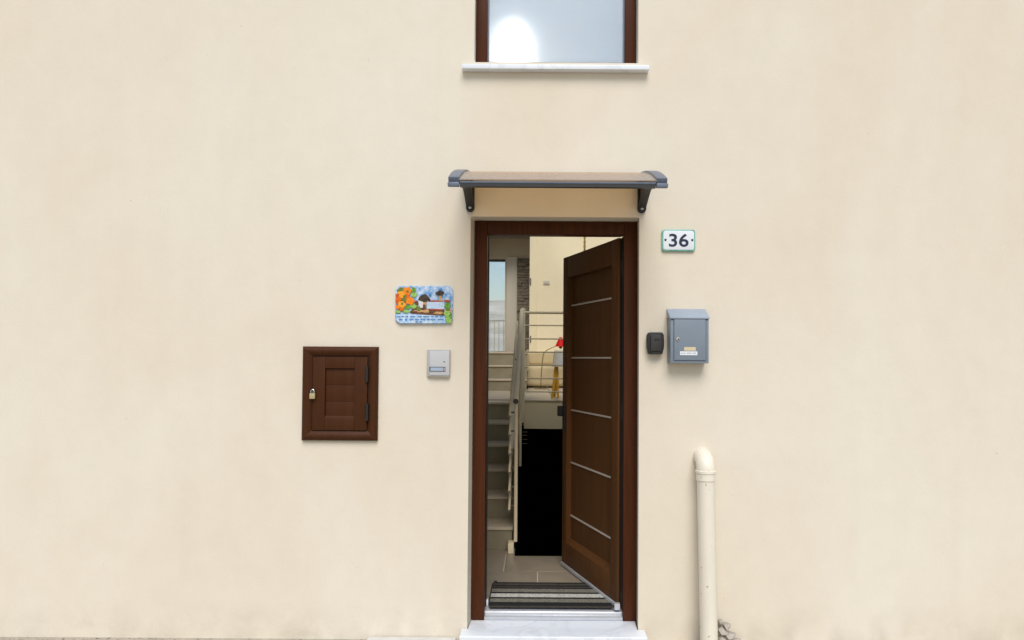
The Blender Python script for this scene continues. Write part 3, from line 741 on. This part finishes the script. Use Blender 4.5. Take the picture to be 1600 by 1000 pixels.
# mat
mx0, mx1 = on(765, 930, .01).x, .44
my0 = YF + .088; my1 = on(800, 909.5, .012).y
mt = empty('doormat', ((mx0 + mx1) / 2, (my0 + my1) / 2, 0), 'black and grey striped ribbed doormat just inside the threshold', 'doormat')
m = MB(); m.prism(rrect(mx0, mx1, my0, my1, .012, 3), 'z', .0008, .007); m.build('base', 'gasket', mt)
rub = {k: mat('mat_' + k, c, .95, vary=.35, scale=90, bump=.8, bscale=160) for k, c in dict(black=(.006, .0055, .005), brown=(.045, .038, .03), grey=(.16, .15, .12), pale=(.46, .45, .41)).items()}
def ym(v): return on(850, 840 + v / 8.33, .011).y
for a, b, k in ((588, 600, 'black'), (600, 626, 'brown'), (627, 639, 'black'), (641, 656, 'brown'), (657, 669, 'black'), (671, 716, 'grey'), (717, 732, 'black'), (734, 781, 'pale'),
                (782, 798, 'black'), (799, 846, 'grey'), (847, 860, 'black'), (861, 891, 'brown'), (892, 904, 'black'), (905, 930, 'brown')):
    y1_, y0_ = ym(a), ym(b)
    if y0_ < my0 + .003: y0_ = my0 + .003
    hgt = .0135 if k != 'black' else .0145
    m = MB(); m.prism([(y0_, .0072), (y0_ + .002, hgt), (y1_ - .002, hgt), (y1_, .0072)], 'x', mx0 + .008, mx1 - .008); m.build('stripe', rub[k], mt)
m = MB(); m.tube([(mx0 + .012, my1 - .004, .012), (mx0 + .03, my1 - .006, .013)], .009, 8); m.build('curled_corner', 'gasket', mt)

# ------------------------------------------------------------------ door canopy
CP = .60
cx0 = at(700.5, 291, -CP).x; cx1 = at(1042.5, 293, -CP).x; cz = at(871, 286.6, -CP).z
canopy = empty('door_canopy', ((cx0 + cx1) / 2, 0, cz), 'smoked curved canopy with slate end caps on two black brackets', 'canopy')
a0, a1 = rad(29), rad(4); RR = CP / (math.sin(a0) - math.sin(a1))
def arc(off=0, n=24, t0=0.0, t1=1.0):
    out = []
    for i in range(n + 1):
        a = a0 + (a1 - a0) * (t0 + (t1 - t0) * i / n)
        out.append((-CP + (RR) * (math.sin(a0) - math.sin(a)) - off * math.sin(a), cz + RR * (math.cos(a) - math.cos(a0)) + off * math.cos(a)))
    return out
def arcprism(x0, x1, lo, hi, **k):
    A = arc(lo, **k); B_ = arc(hi, **k); return MB().prism(A + B_[::-1], 'x', x0, x1)
capw = .05
arcprism(cx0 + capw - .01, cx1 - capw + .01, .012, .017, t1=.995).build('sheet', 'smoke', canopy)
for (a, b) in ((cx0, cx0 + capw), (cx1 - capw, cx1)):
    cp = arcprism(a, b, -.008, .026, t1=.993).build('end_cap', 'capgrey', canopy, bevel=.004)
    bx(a - .001, b + .001, -CP - .02, -CP + .002, cz - .02, cz - .001).build('end_block', 'capgrey', cp, bevel=.004)
fb = MB(); fb.prism([(-CP - .012, cz - .004), (-CP - .013, cz + .004), (-CP - .008, cz + .006), (-CP + .012, cz + .009), (-CP + .012, cz - .004)], 'x', cx0 + capw + .002, cx1 - capw - .002)
fb.build('front_bar', 'capgrey', canopy, bevel=.003)
bx(cx0 + capw + .003, cx1 - capw - .003, -CP - .010, -CP + .010, cz - .019, cz - .0045).build('drip_lip', 'blackpl', canopy)
bx(cx0 + capw, cx1 - capw, -.02, -.002, arc()[-1][1] + .018, arc()[-1][1] + .04).build('wall_bar', 'capgrey', canopy, bevel=.003)
for (pa, pb, pyb) in ((728, 741.3, 331), (996.2, 1009.8, 333)):
    xa_, xb_ = at(pa, 320, -.012).x, at(pb, 320, -.012).x; zb2 = at((pa + pb) / 2, pyb, -.012).z
    ztop = arc()[-1][1] - .012
    w_ = xb_ - xa_; pts = [(xb_, ztop), (xa_, ztop)]
    for k in range(9):
        a = math.pi + math.pi * k / 8; pts.append(((xa_ + xb_) / 2 + w_ / 2 * math.cos(a), zb2 + w_ / 2 + w_ / 2 * math.sin(a)))
    bk = empty('bracket', ((xa_ + xb_) / 2, 0, zb2)); bk.parent = canopy; bk.location = Vector(((xa_ + xb_) / 2, 0, zb2)) - ORG['door_canopy']
    m = MB(); m.prism(pts, 'y', -.016, -.001); m.build('wall_plate', 'blackpl', bk, bevel=.003)
    def los(y): return CAM.z + (cz - .012 - CAM.z) * (y - CAM.y) / (-CP - CAM.y)
    low = [(-.0165, zb2 + .03), (-.035, zb2 + .042), (-.06, zb2 + .05), (-.11, zb2 + .07), (-.17, min(zb2 + .1, los(-.17) - .012)), (-.215, los(-.215) - .002), (-.25, los(-.25) + .012), (-.4, los(-.4) + .02), (-CP + .045, los(-CP + .045) + .014)]
    upp = [p for p in arc(-.010, n=14) if p[0] < -.0165 and p[0] > -CP + .03]
    upp = [(max(-CP + .035, p[0]), p[1]) for p in upp]
    xm0, xm1 = xa_ + w_ * .22, xb_ - w_ * .22
    m = MB(); m.prism(low + upp, 'x', xm0, xm1); m.build('arm', 'blackpl', bk, smooth=False)
    # flange along the lower edge of the arm
    fl_ = MB(); F2 = [(y, z_ - .006) for y, z_ in low]
    fl_.prism(low + F2[::-1], 'x', xa_ + .002, xb_ - .002); fl_.build('flange', 'blackpl', bk)
    sx = (xa_ + xb_) / 2; m = MB(); m.lathe((sx, -.0165, zb2 + w_ * .5), [(.0085, 0), (.0085, -.003), (.004, -.006)], axis='y', n=12); m.build('screw', 'steel', bk)

# ------------------------------------------------------------------ house number plate
X0, X1, Z0, Z1 = rect(1034.2, 358.5, 1086.5, 392.5, -.014)
np_ = empty('house_number_plate', ((X0 + X1) / 2, 0, Z0), 'white glazed house number plate reading 36 with teal rim', 'number plate')
m = MB(); m.prism(rrect(X0, X1, Z0, Z1, .016), 'y', -.014, -.0005); m.build('rim', 'tilerim', np_, bevel=.004, seg=3)
rr = .0075; m = MB(); m.prism(rrect(X0 + rr, X1 - rr, Z0 + rr, Z1 - rr, .012), 'y', -.0165, -.0142); m.build('face', 'tilewhite', np_, bevel=.001)
def text_mesh(body, size, off=0.0):
    cu = bpy.data.curves.new('t', 'FONT'); cu.body = body; cu.size = size; cu.align_x = 'CENTER'; cu.align_y = 'CENTER'; cu.extrude = .0008; cu.offset = off
    ob = bpy.data.objects.new('t', cu); COL.objects.link(ob)
    bpy.context.view_layer.update(); dg = bpy.context.evaluated_depsgraph_get()
    me = bpy.data.meshes.new_from_object(ob.evaluated_get(dg)); bpy.data.objects.remove(ob)
    m = MB(); m.v = [tuple(v.co) for v in me.vertices]; m.f = [tuple(p.vertices) for p in me.polygons]; bpy.data.meshes.remove(me); return m
dz = (Z1 - Z0); t = text_mesh('36', .118, .0018)
w0 = min(v[0] for v in t.v); w1 = max(v[0] for v in t.v); h0 = min(v[1] for v in t.v); h1 = max(v[1] for v in t.v)
tw = (X1 - X0) * .585; thh = dz * .60; cxm, czm = (X0 + X1) / 2, (Z0 + Z1) / 2
t.v = [(cxm + ((v[0] - w0) / (w1 - w0) - .5) * tw, -.0175 - v[2], czm + ((v[1] - h0) / (h1 - h0) - .5) * thh) for v in t.v]
t.build('digits', 'navy', np_, smooth=False, label='dark navy digits 36')
for px in (1039.8, 1081.7):
    c = at(px, 374, -.017); m = MB(); m.lathe((c.x, -.0166, czm + .002), [(.0062, 0), (.0062, -.002), (.002, -.004)], axis='y', n=12); m.build('screw', 'navy', np_)

# ------------------------------------------------------------------ mailbox
MD = -.085
X0, X1, Z0, Z1 = rect(1047.5, 483.5, 1107.5, 567.5, MD)
zl = at(1078, 497, MD).z; ztop = at(1078, 483.5, -.02).z
mb = empty('mailbox', ((X0 + X1) / 2, 0, Z0), 'grey blue metal mailbox with sloping lid and name tags', 'mailbox')
bx(X0, X1, MD, -.0005, Z0, zl).build('body', 'mail', mb, bevel=.003)
m = MB(); m.prism([(MD - .008, zl - .004), (MD - .008, zl + .003), (-.004, ztop + .004), (-.0005, ztop + .003), (-.0005, zl + .001), (MD - .001, zl + .001), (MD - .001, zl - .004)], 'x', X0 - .003, X1 + .003)
m.build('lid', 'maillid', mb, bevel=.002)
bx(X0 + .004, X1 - .004, MD - .003, MD - .0005, zl - .008, zl - .0015).build('slot', 'dark', mb)
fz0, fz1 = at(1078, 562.8, MD).z, at(1078, 499, MD).z; fx0, fx1 = at(1053.2, 530, MD).x, at(1102.2, 530, MD).x
dr = bx(fx0, fx1, MD - .006, MD - .0005, fz0, fz1).build('door', 'mail', mb, bevel=.002)
gm = M['dark']
for (a, b, c, d) in ((fx0 - .004, fx0 - .0005, fz0 - .003, fz1), (fx1 + .0005, fx1 + .005, fz0 - .003, fz1), (fx0, fx1, fz0 - .0035, fz0 - .0005)):
    bx(a, b, MD - .0012, MD + .001, c, d).build('door_gap', 'capgrey', mb)
c = at(1059, 529.5, MD - .006); m = MB(); m.lathe((c.x, MD - .0062, c.z), [(.0105, 0), (.0105, -.004), (.0085, -.006), (.004, -.0062)], axis='y', n=18); lk = m.build('lock', 'chrome', mb)
bx(c.x - .0015, c.x + .0055, MD - .0135, MD - .0125, c.z - .0055, c.z + .003).build('keyhole', 'dark', lk)
for (p, q, nm, mm) in (((1069, 542.3), (1087, 548), 'name_tag', 'cream'), ((1062.5, 549), (1089.6, 555), 'name_label', 'white')):
    a, b, c_, d = rect(*p, *q, MD - .007); lb_ = bx(a, b, MD - .0078, MD - .0062, c_, d).build(nm, mm, mb)
    if nm == 'name_label':
        for k in range(16):
            if k in (5, 11): continue
            u = a + (b - a) * (.06 + .055 * k); bx(u, u + .0028, MD - .0083, MD - .0079, c_ + (d - c_) * .35, c_ + (d - c_) * random.uniform(.58, .75)).build('letter', 'inkgrey', lb_, smooth=False)

# ------------------------------------------------------------------ key safe
X0, X1, Z0, Z1 = rect(1011.3, 519, 1038, 553.5, -.04)
ks = empty('key_safe', ((X0 + X1) / 2, 0, Z0), 'small black key safe box beside the mailbox', 'key safe')
w_ = X1 - X0; hgt = Z1 - Z0
sh = [(X0 + .10 * w_, Z0 + .02 * hgt), (X0 + .2 * w_, Z0), (X0 + .8 * w_, Z0), (X1 - .10 * w_, Z0 + .02 * hgt), (X1 - .01 * w_, Z0 + .3 * hgt), (X1, Z0 + .6 * hgt), (X1 - .02 * w_, Z1 - .12 * hgt), (X1 - .08 * w_, Z1 - .03 * hgt), (X1 - .17 * w_, Z1),
      (X0 + .17 * w_, Z1), (X0 + .08 * w_, Z1 - .03 * hgt), (X0 + .02 * w_, Z1 - .12 * hgt), (X0, Z0 + .6 * hgt), (X0 + .01 * w_, Z0 + .3 * hgt)]
m = MB(); m.prism(sh, 'y', -.04, -.0005); m.build('body', 'blackpl', ks, bevel=.006, seg=3)
kp = mat('charcoal_plastic', (.028, .026, .024), .35)
m = MB(); m.prism(rrect(X0 + .2 * w_, X1 - .2 * w_, Z0 + .13 * hgt, Z1 - .12 * hgt, .006), 'y', -.048, -.0405); m.build('shutter', kp, ks, bevel=.002)
bx(X0 + .4 * w_, X0 + .72 * w_, -.0495, -.0482, Z0 + .62 * hgt, Z0 + .71 * hgt).build('grip', 'gasket', ks)
bx(X0 + .24 * w_, X1 - .24 * w_, -.049, -.0405, Z0 + .02 * hgt, Z0 + .1 * hgt).build('lip', 'gasket', ks)

# ------------------------------------------------------------------ intercom
X0, X1, Z0, Z1 = rect(666.5, 546.5, 702.8, 588.3, -.022)
ic = empty('doorbell_panel', ((X0 + X1) / 2, 0, Z0), 'pale grey doorbell panel with one name button left of the door', 'doorbell')
w_ = X1 - X0
m = MB(); m.prism([(X0, -.0005), (X0, -.014), (X0 + .15 * w_, -.022), (X1 - .03 * w_, -.024), (X1, -.020), (X1, -.0005)], 'z', Z0, Z1); m.build('housing', 'panelside', ic, bevel=.002)
a, b, c_, d = rect(671.5, 547.5, 702, 587, -.025)
bx(a, b, -.026, -.0245, c_ + .003, d - .003).build('faceplate', 'panelgrey', ic, bevel=.001)
a, b, c_, d = rect(671, 573.3, 695.8, 580.3, -.028); bx(a, b, -.0285, -.0262, c_, d).build('button_frame', 'dark', ic)
a, b, c_, d = rect(672.5, 574.2, 692.3, 579.6, -.03); bx(a, b, -.0305, -.0287, c_, d).build('name_button', 'display', ic)
a, b, c_, d = rect(693, 574.5, 695, 579.5, -.03); bx(a, b, -.03, -.0287, c_, d).build('bell_key', 'panelside', ic)
c = at(694, 565.3, -.028); m = MB(); m.lathe((c.x, -.0262, c.z), [(.004, 0), (.003, -.001)], axis='y', n=10); m.build('microphone', 'dark', ic)

# ------------------------------------------------------------------ ceramic plaque
def pq(u, v, Y): return at(612 + u / 13.89, 440 + v / 13.89, Y)
q0, q1 = pq(82, 88, -.012), pq(1322, 915, -.012); qx0, qx1, qz0, qz1 = q0.x, q1.x, q1.z, q0.z
pl = empty('ceramic_plaque', ((qx0 + qx1) / 2, 0, qz0), 'glazed ceramic plaque with orange flowers and thatched huts in relief', 'plaque')
glz = lambda n_, c1, c2, s=60: mat(n_, c1, .25, col2=c2, scale=s, coat=0, spec=.25, bump=.5, bscale=120)
PM = dict(amber=glz('plaque_amber', (.82, .27, .01), (.86, .42, .04)), deep=glz('plaque_deep_orange', (.66, .09, .004), (.8, .2, .01)), sky=glz('plaque_sky', (.05, .24, .52), (.62, .70, .82), 45), orange=glz('plaque_orange', (.80, .15, .006), (.85, .30, .02)), dorange=glz('plaque_red', (.45, .07, .02), (.6, .16, .04)),
          green=glz('plaque_green', (.03, .17, .015), (.24, .45, .06)), lime=glz('plaque_lime', (.10, .36, .03), (.48, .62, .20)), olive=glz('plaque_olive', (.09, .13, .03), (.22, .26, .06)),
          brown=glz('plaque_brown', (.07, .035, .018), (.22, .10, .05)), thatch=glz('plaque_thatch', (.015, .011, .009), (.10, .07, .045), 90), sand=glz('plaque_sand', (.50, .20, .06), (.62, .46, .22), 70),
          cream=glz('plaque_cream', (.62, .58, .56), (.72, .68, .66)), pale=glz('plaque_pale_blue', (.36, .52, .72), (.62, .70, .80), 70), rust=glz('plaque_rust', (.36, .05, .02), (.5, .12, .05)),
          band=glz('plaque_band', (.20, .42, .70), (.70, .78, .86), 60), ink=glz('plaque_ink', (.04, .16, .42), (.12, .30, .58), 120))
m = MB(); m.prism(rrect(qx0, qx1, qz0, qz1, .028), 'y', -.012, -.0005); m.build('tile', PM['sky'], pl, bevel=.003, seg=3)
lay = [0]
def blob(name, k, u, v, ru, rv, n=14, jit=.18, th=.003, rot=0.0, petals=0):
    pts = []
    for i in range(n):
        a = 2 * math.pi * i / n; r = 1 + random.uniform(-jit, jit)
        if petals: r *= .78 + .26 * abs(math.cos(a * petals / 2))
        du, dv = ru * r * math.cos(a), rv * r * math.sin(a)
        p = pq(u + du * math.cos(rot) - dv * math.sin(rot), v + du * math.sin(rot) + dv * math.cos(rot), -.013); pts.append((min(max(p.x, qx0 + .003), qx1 - .003), min(max(p.z, qz0 + .002), qz1 - .002)))
    lay[0] += 1; b0 = -.0122 - .0001 * lay[0]
    m = MB(); m.prism(pts, 'y', b0 - th, b0); return m.build(name, PM[k], pl, bevel=.0008, seg=1)
def poly(name, k, uv, th=.003):
    pts = [(pq(u, v, -.013).x, pq(u, v, -.013).z) for u, v in uv]; lay[0] += 1; b0 = -.0122 - .00006 * lay[0]
    m = MB(); m.prism(pts, 'y', b0 - th, b0); return m.build(name, PM[k], pl, bevel=.0006, seg=1)
poly('ground_band', 'brown', [(430, 600), (560, 560), (780, 590), (1140, 575), (1150, 735), (820, 730), (400, 690)], .002)
poly('water', 'pale', [(760, 440), (1140, 440), (1140, 600), (760, 590)], .002)
poly('wall_line', 'rust', [(800, 405), (1110, 410), (1110, 440), (800, 436)], .003)
for u, v, ru, rv, k in ((600, 640, 130, 28, 'sand'), (745, 640, 70, 40, 'sand'), (1000, 680, 110, 30, 'sand'), (480, 655, 90, 20, 'brown'), (880, 660, 70, 28, 'brown'), (960, 612, 150, 16, 'rust')): blob('rock', k, u, v, ru, rv)
for u, v, ru, rv, k in ((200, 190, 95, 60, 'olive'), (480, 180, 45, 60, 'green'), (480, 290, 75, 55, 'lime'), (345, 560, 70, 55, 'green'), (480, 530, 80, 60, 'lime'), (130, 655, 70, 35, 'lime'), (320, 650, 90, 35, 'lime'), (590, 590, 50, 50, 'olive'), (545, 470, 40, 60, 'brown'), (1215, 520, 72, 70, 'green'), (1200, 700, 75, 80, 'lime'), (1250, 840, 75, 75, 'lime'), (1215, 600, 45, 40, 'olive'), (1290, 760, 35, 60, 'green')):
    blob('leaf', k, u, v, ru, rv)
for u, v, ru, rv, k in ((345, 205, 100, 95, 'orange'), (205, 285, 95, 78, 'amber'), (335, 330, 55, 85, 'deep'), (405, 425, 105, 85, 'orange'), (150, 395, 72, 70, 'deep'), (225, 500, 95, 85, 'amber'), (135, 555, 55, 50, 'orange'), (225, 600, 52, 42, 'deep')):
    blob('flower', k, u, v, ru, rv, n=20, petals=5, jit=.08, th=.005)
for u, v, r_ in ((125, 300, 45), (275, 395, 50), (120, 440, 40), (290, 325, 38), (235, 480, 26), (350, 215, 28)): blob('flower_heart', 'dorange' if u < 200 else 'olive', u, v, r_, r_, th=.0055)
poly('hut_wall', 'cream', [(580, 410), (690, 420), (680, 570), (620, 570), (590, 500)], .003); poly('hut_wall', 'sand', [(690, 430), (760, 420), (750, 570), (690, 575)], .003)
poly('hut_door', 'brown', [(680, 500), (740, 500), (740, 600), (680, 600)], .0035)
poly('thatch_roof', 'thatch', [(575, 400), (600, 340), (660, 290), (720, 270), (770, 300), (830, 370), (845, 420), (790, 400), (740, 450), (690, 440), (640, 420)], .005)
poly('tree_trunk', 'sand', [(1030, 285), (1085, 285), (1095, 430), (1030, 430)], .003); blob('tree_crown', 'thatch', 1055, 250, 92, 48, th=.005); blob('tree_crown', 'ink', 1065, 180, 40, 32)
blob('bird', 'ink', 840, 285, 30, 26); blob('red_flower', 'rust', 1210, 420, 80, 24, th=.005); blob('leaf', 'sand', 1300, 640, 26, 60)
poly('text_band', 'band', [(95, 710), (600, 715), (1165, 750), (1175, 905), (180, 905), (110, 850)], .002)
def strokes(u0, u1, v, amp, th):
    u = u0
    while u < u1:
        L = random.uniform(45, 130); L = min(L, u1 - u); uv = []
        n_ = int(L / 9) + 2
        top = [(u + L * i / n_, v + amp * (math.sin(i * 1.9 + u) * .8) - th) for i in range(n_ + 1)]
        bot = [(a, b_ + th * 2 * random.uniform(.7, 1.2)) for a, b_ in top][::-1]
        lay[0] += 0; pts = [(pq(a, b_, -.0165).x, pq(a, b_, -.0165).z) for a, b_ in top + bot]
        m = MB(); m.prism(pts, 'y', -.0195, -.0175); m.build('lettering', PM['ink'], pl, smooth=False)
        u += L + random.uniform(18, 55)
strokes(130, 1150, 758, 7, 8); strokes(150, 1150, 822, 16, 10); strokes(520, 660, 872, 8, 8)

# ------------------------------------------------------------------ meter cabinet hatch and padlock
X0, X1, Z0, Z1 = rect(471.2, 541.5, 589.5, 688.8, -.025)
mc = empty('meter_cabinet', ((X0 + X1) / 2, 0, Z0), 'brown panelled meter hatch set in the plaster left of the door', 'hatch')
fwid = .052
def member(pts_out, pts_in):
    """one mitred frame member with a rounded crown"""
    m = MB(); prof = [(0, -.0006), (0, -.016), (.12, -.024), (.35, -.028), (.6, -.026), (.85, -.016), (1, -.012), (1, -.0006)]
    n_ = len(prof)
    for s in (0, 1):
        for t_, y in prof:
            o_, i_ = Vector(pts_out[s]), Vector(pts_in[s]); p = o_.lerp(i_, t_); m.v.append((p.x, y, p.y))
    m.f = [(i, i + 1, n_ + i + 1, n_ + i) for i in range(n_ - 1)] + [(n_ - 1, 0, n_, 2 * n_ - 1), tuple(range(n_)), tuple(range(n_, 2 * n_))]
    return m
O = [(X0, Z0), (X1, Z0), (X1, Z1), (X0, Z1)]; I = [(X0 + fwid, Z0 + fwid), (X1 - fwid, Z0 + fwid), (X1 - fwid, Z1 - fwid), (X0 + fwid, Z1 - fwid)]
for k in range(4): member((O[k], O[(k + 1) % 4]), (I[k], I[(k + 1) % 4])).build('frame_member', 'hatch', mc)
bx(I[0][0] + .0005, I[1][0] - .0005, -.004, -.0008, I[0][1] + .0005, I[2][1] - .0005).build('backing', 'gasket', mc)
hx0, hx1, hz0_, hz1_ = I[0][0] + .004, I[1][0] - .005, I[0][1] + .004, I[2][1] - .004
pa, pb, pc, pd = rect(507.5, 575.5, 553.5, 653.5, -.02)
hd = empty('hatch_door', (hx0, -.01, hz0_)); hd.parent = mc; hd.location = Vector((hx0, -.01, hz0_)) - ORG['meter_cabinet']
bx(hx0, pa, -.020, -.0045, hz0_, hz1_).build('stile', 'hatch', hd, bevel=.0025)
bx(pb, hx1, -.020, -.0045, hz0_, hz1_).build('stile', 'hatch', hd, bevel=.0025)
bx(pa + .0004, pb - .0004, -.0199, -.0045, pd, hz1_).build('rail', 'hatch', hd, bevel=.0025)
bx(pa + .0004, pb - .0004, -.0199, -.0045, hz0_, pc).build('rail', 'hatch', hd, bevel=.0025)
m = MB(); m.prism([(-.0195, pc), (-.009, pc + .012), (-.009, pc)], 'x', pa, pb); m.build('moulding', 'hatch', hd)
for k in range(3):
    za = pc + (pd - pc) * k / 3; zb3 = pc + (pd - pc) * (k + 1) / 3
    bx(pa + .0006, pb - .0006, -.0085, -.0046, za + .0007, zb3 - .0007).build('board', 'hatch', hd, bevel=.0008)
for (p, q) in ((572.5, 597), (630.5, 657.5)):
    a, b, c_, d = rect(570.3, p, 575.6, q, -.03); m = MB(); m.tube([((a + b) / 2, -.024, c_), ((a + b) / 2, -.024, d)], .0088, 12); m.build('hinge', 'gasket', mc)
pk = at(488.7, 617, -.03)
pd_ = empty('padlock', (pk.x, -.03, pk.z - .02), 'small brass padlock hanging on the brown meter hatch', 'padlock')
m = MB(); m.prism(rrect(pk.x - .0145, pk.x + .0145, pk.z - .021, pk.z + .009, .003), 'y', -.041, -.027); m.build('body', 'brasslock', pd_, bevel=.002)
m = MB(); m.tube([(pk.x - .009, -.034, pk.z + .008)] + [(pk.x + .009 * -math.cos(a), -.034, pk.z + .018 + .011 * math.sin(a)) for a in [math.pi * k / 8 for k in range(9)]] + [(pk.x + .009, -.034, pk.z + .008)], .003, 8); m.build('shackle', 'chrome', pd_)
bx(pk.x - .004, pk.x + .006, -.036, -.0205, pk.z + .012, pk.z + .018).build('staple', 'hinge', mc)

# ------------------------------------------------------------------ drain pipe with elbow
r_ = .0455; yp = -.075
pt = at(1102.5, 745, yp); pbm = at(1107.8, 1000, yp - .03)
dp = empty('drain_pipe', (pbm.x, yp, GROUND), 'cream plastic drain pipe with elbow coming out of the wall', 'pipe')
bot = Vector((pbm.x + (pbm.x - pt.x) * .05, yp - .03, GROUND + .001))
MB().tube([bot, (pt.x, pt.y, pt.z)], r_, 28).build('pipe', 'pvc', dp)
zc1, zc0 = at(1102.5, 737, yp - .04).z, at(1102.5, 753, yp - .04).z
m = MB(); m.lathe((pt.x, yp, zc0), [(r_ + .001, 0), (r_ + .0045, .003), (r_ + .0045, zc1 - zc0 - .014), (r_ + .008, zc1 - zc0 - .012), (r_ + .008, zc1 - zc0), (r_, zc1 - zc0 + .003)], n=28); m.build('collar', 'pvc', dp)
zt_ = at(1102, 703, yp).z - r_; pts = [(pt.x, yp, zc1 - .004)]
for k in range(9):
    a = rad(90 * k / 8); pts.append((pt.x, yp + .07 * (1 - math.cos(a)), zc1 + .005 + (zt_ - zc1 - .005) * math.sin(a)))
pts.append((pt.x, .02, zt_))
MB().tube(pts, r_ + .003, 28).build('elbow', 'pvc', dp)

# ------------------------------------------------------------------ loose rubble by the pipe
for i, (px, py, sx_, sy_, sz_) in enumerate(((1128, 985, .030, .03, .024), (1139, 992, .032, .035, .020), (1126, 972, .022, .022, .017), (1136, 977, .026, .026, .020), (1148, 996, .024, .03, .014), (1125, 997, .024, .03, .016))):
    q = at(px, py, -.03); bm = bmesh.new(); bmesh.ops.create_icosphere(bm, subdivisions=1, radius=1)
    me = bpy.data.meshes.new('stone')
    for v in bm.verts:
        k = 1 + .4 * random.uniform(-1, 1); v.co = Vector((v.co.x * sx_ * k, v.co.y * sy_ * k, max(v.co.z * sz_ * k, -sz_ * .8)))
    bm.to_mesh(me); bm.free(); me.materials.append(M['footstone'])
    o = bpy.data.objects.new('stone', me); COL.objects.link(o); o.location = (q.x, -.032 if i < 4 else -.06, q.z)
    o['label'] = 'rough grey stone in the rubble heap beside the drain pipe'; o['category'] = 'stone'; o['group'] = 'rubble stones beside the drain pipe'
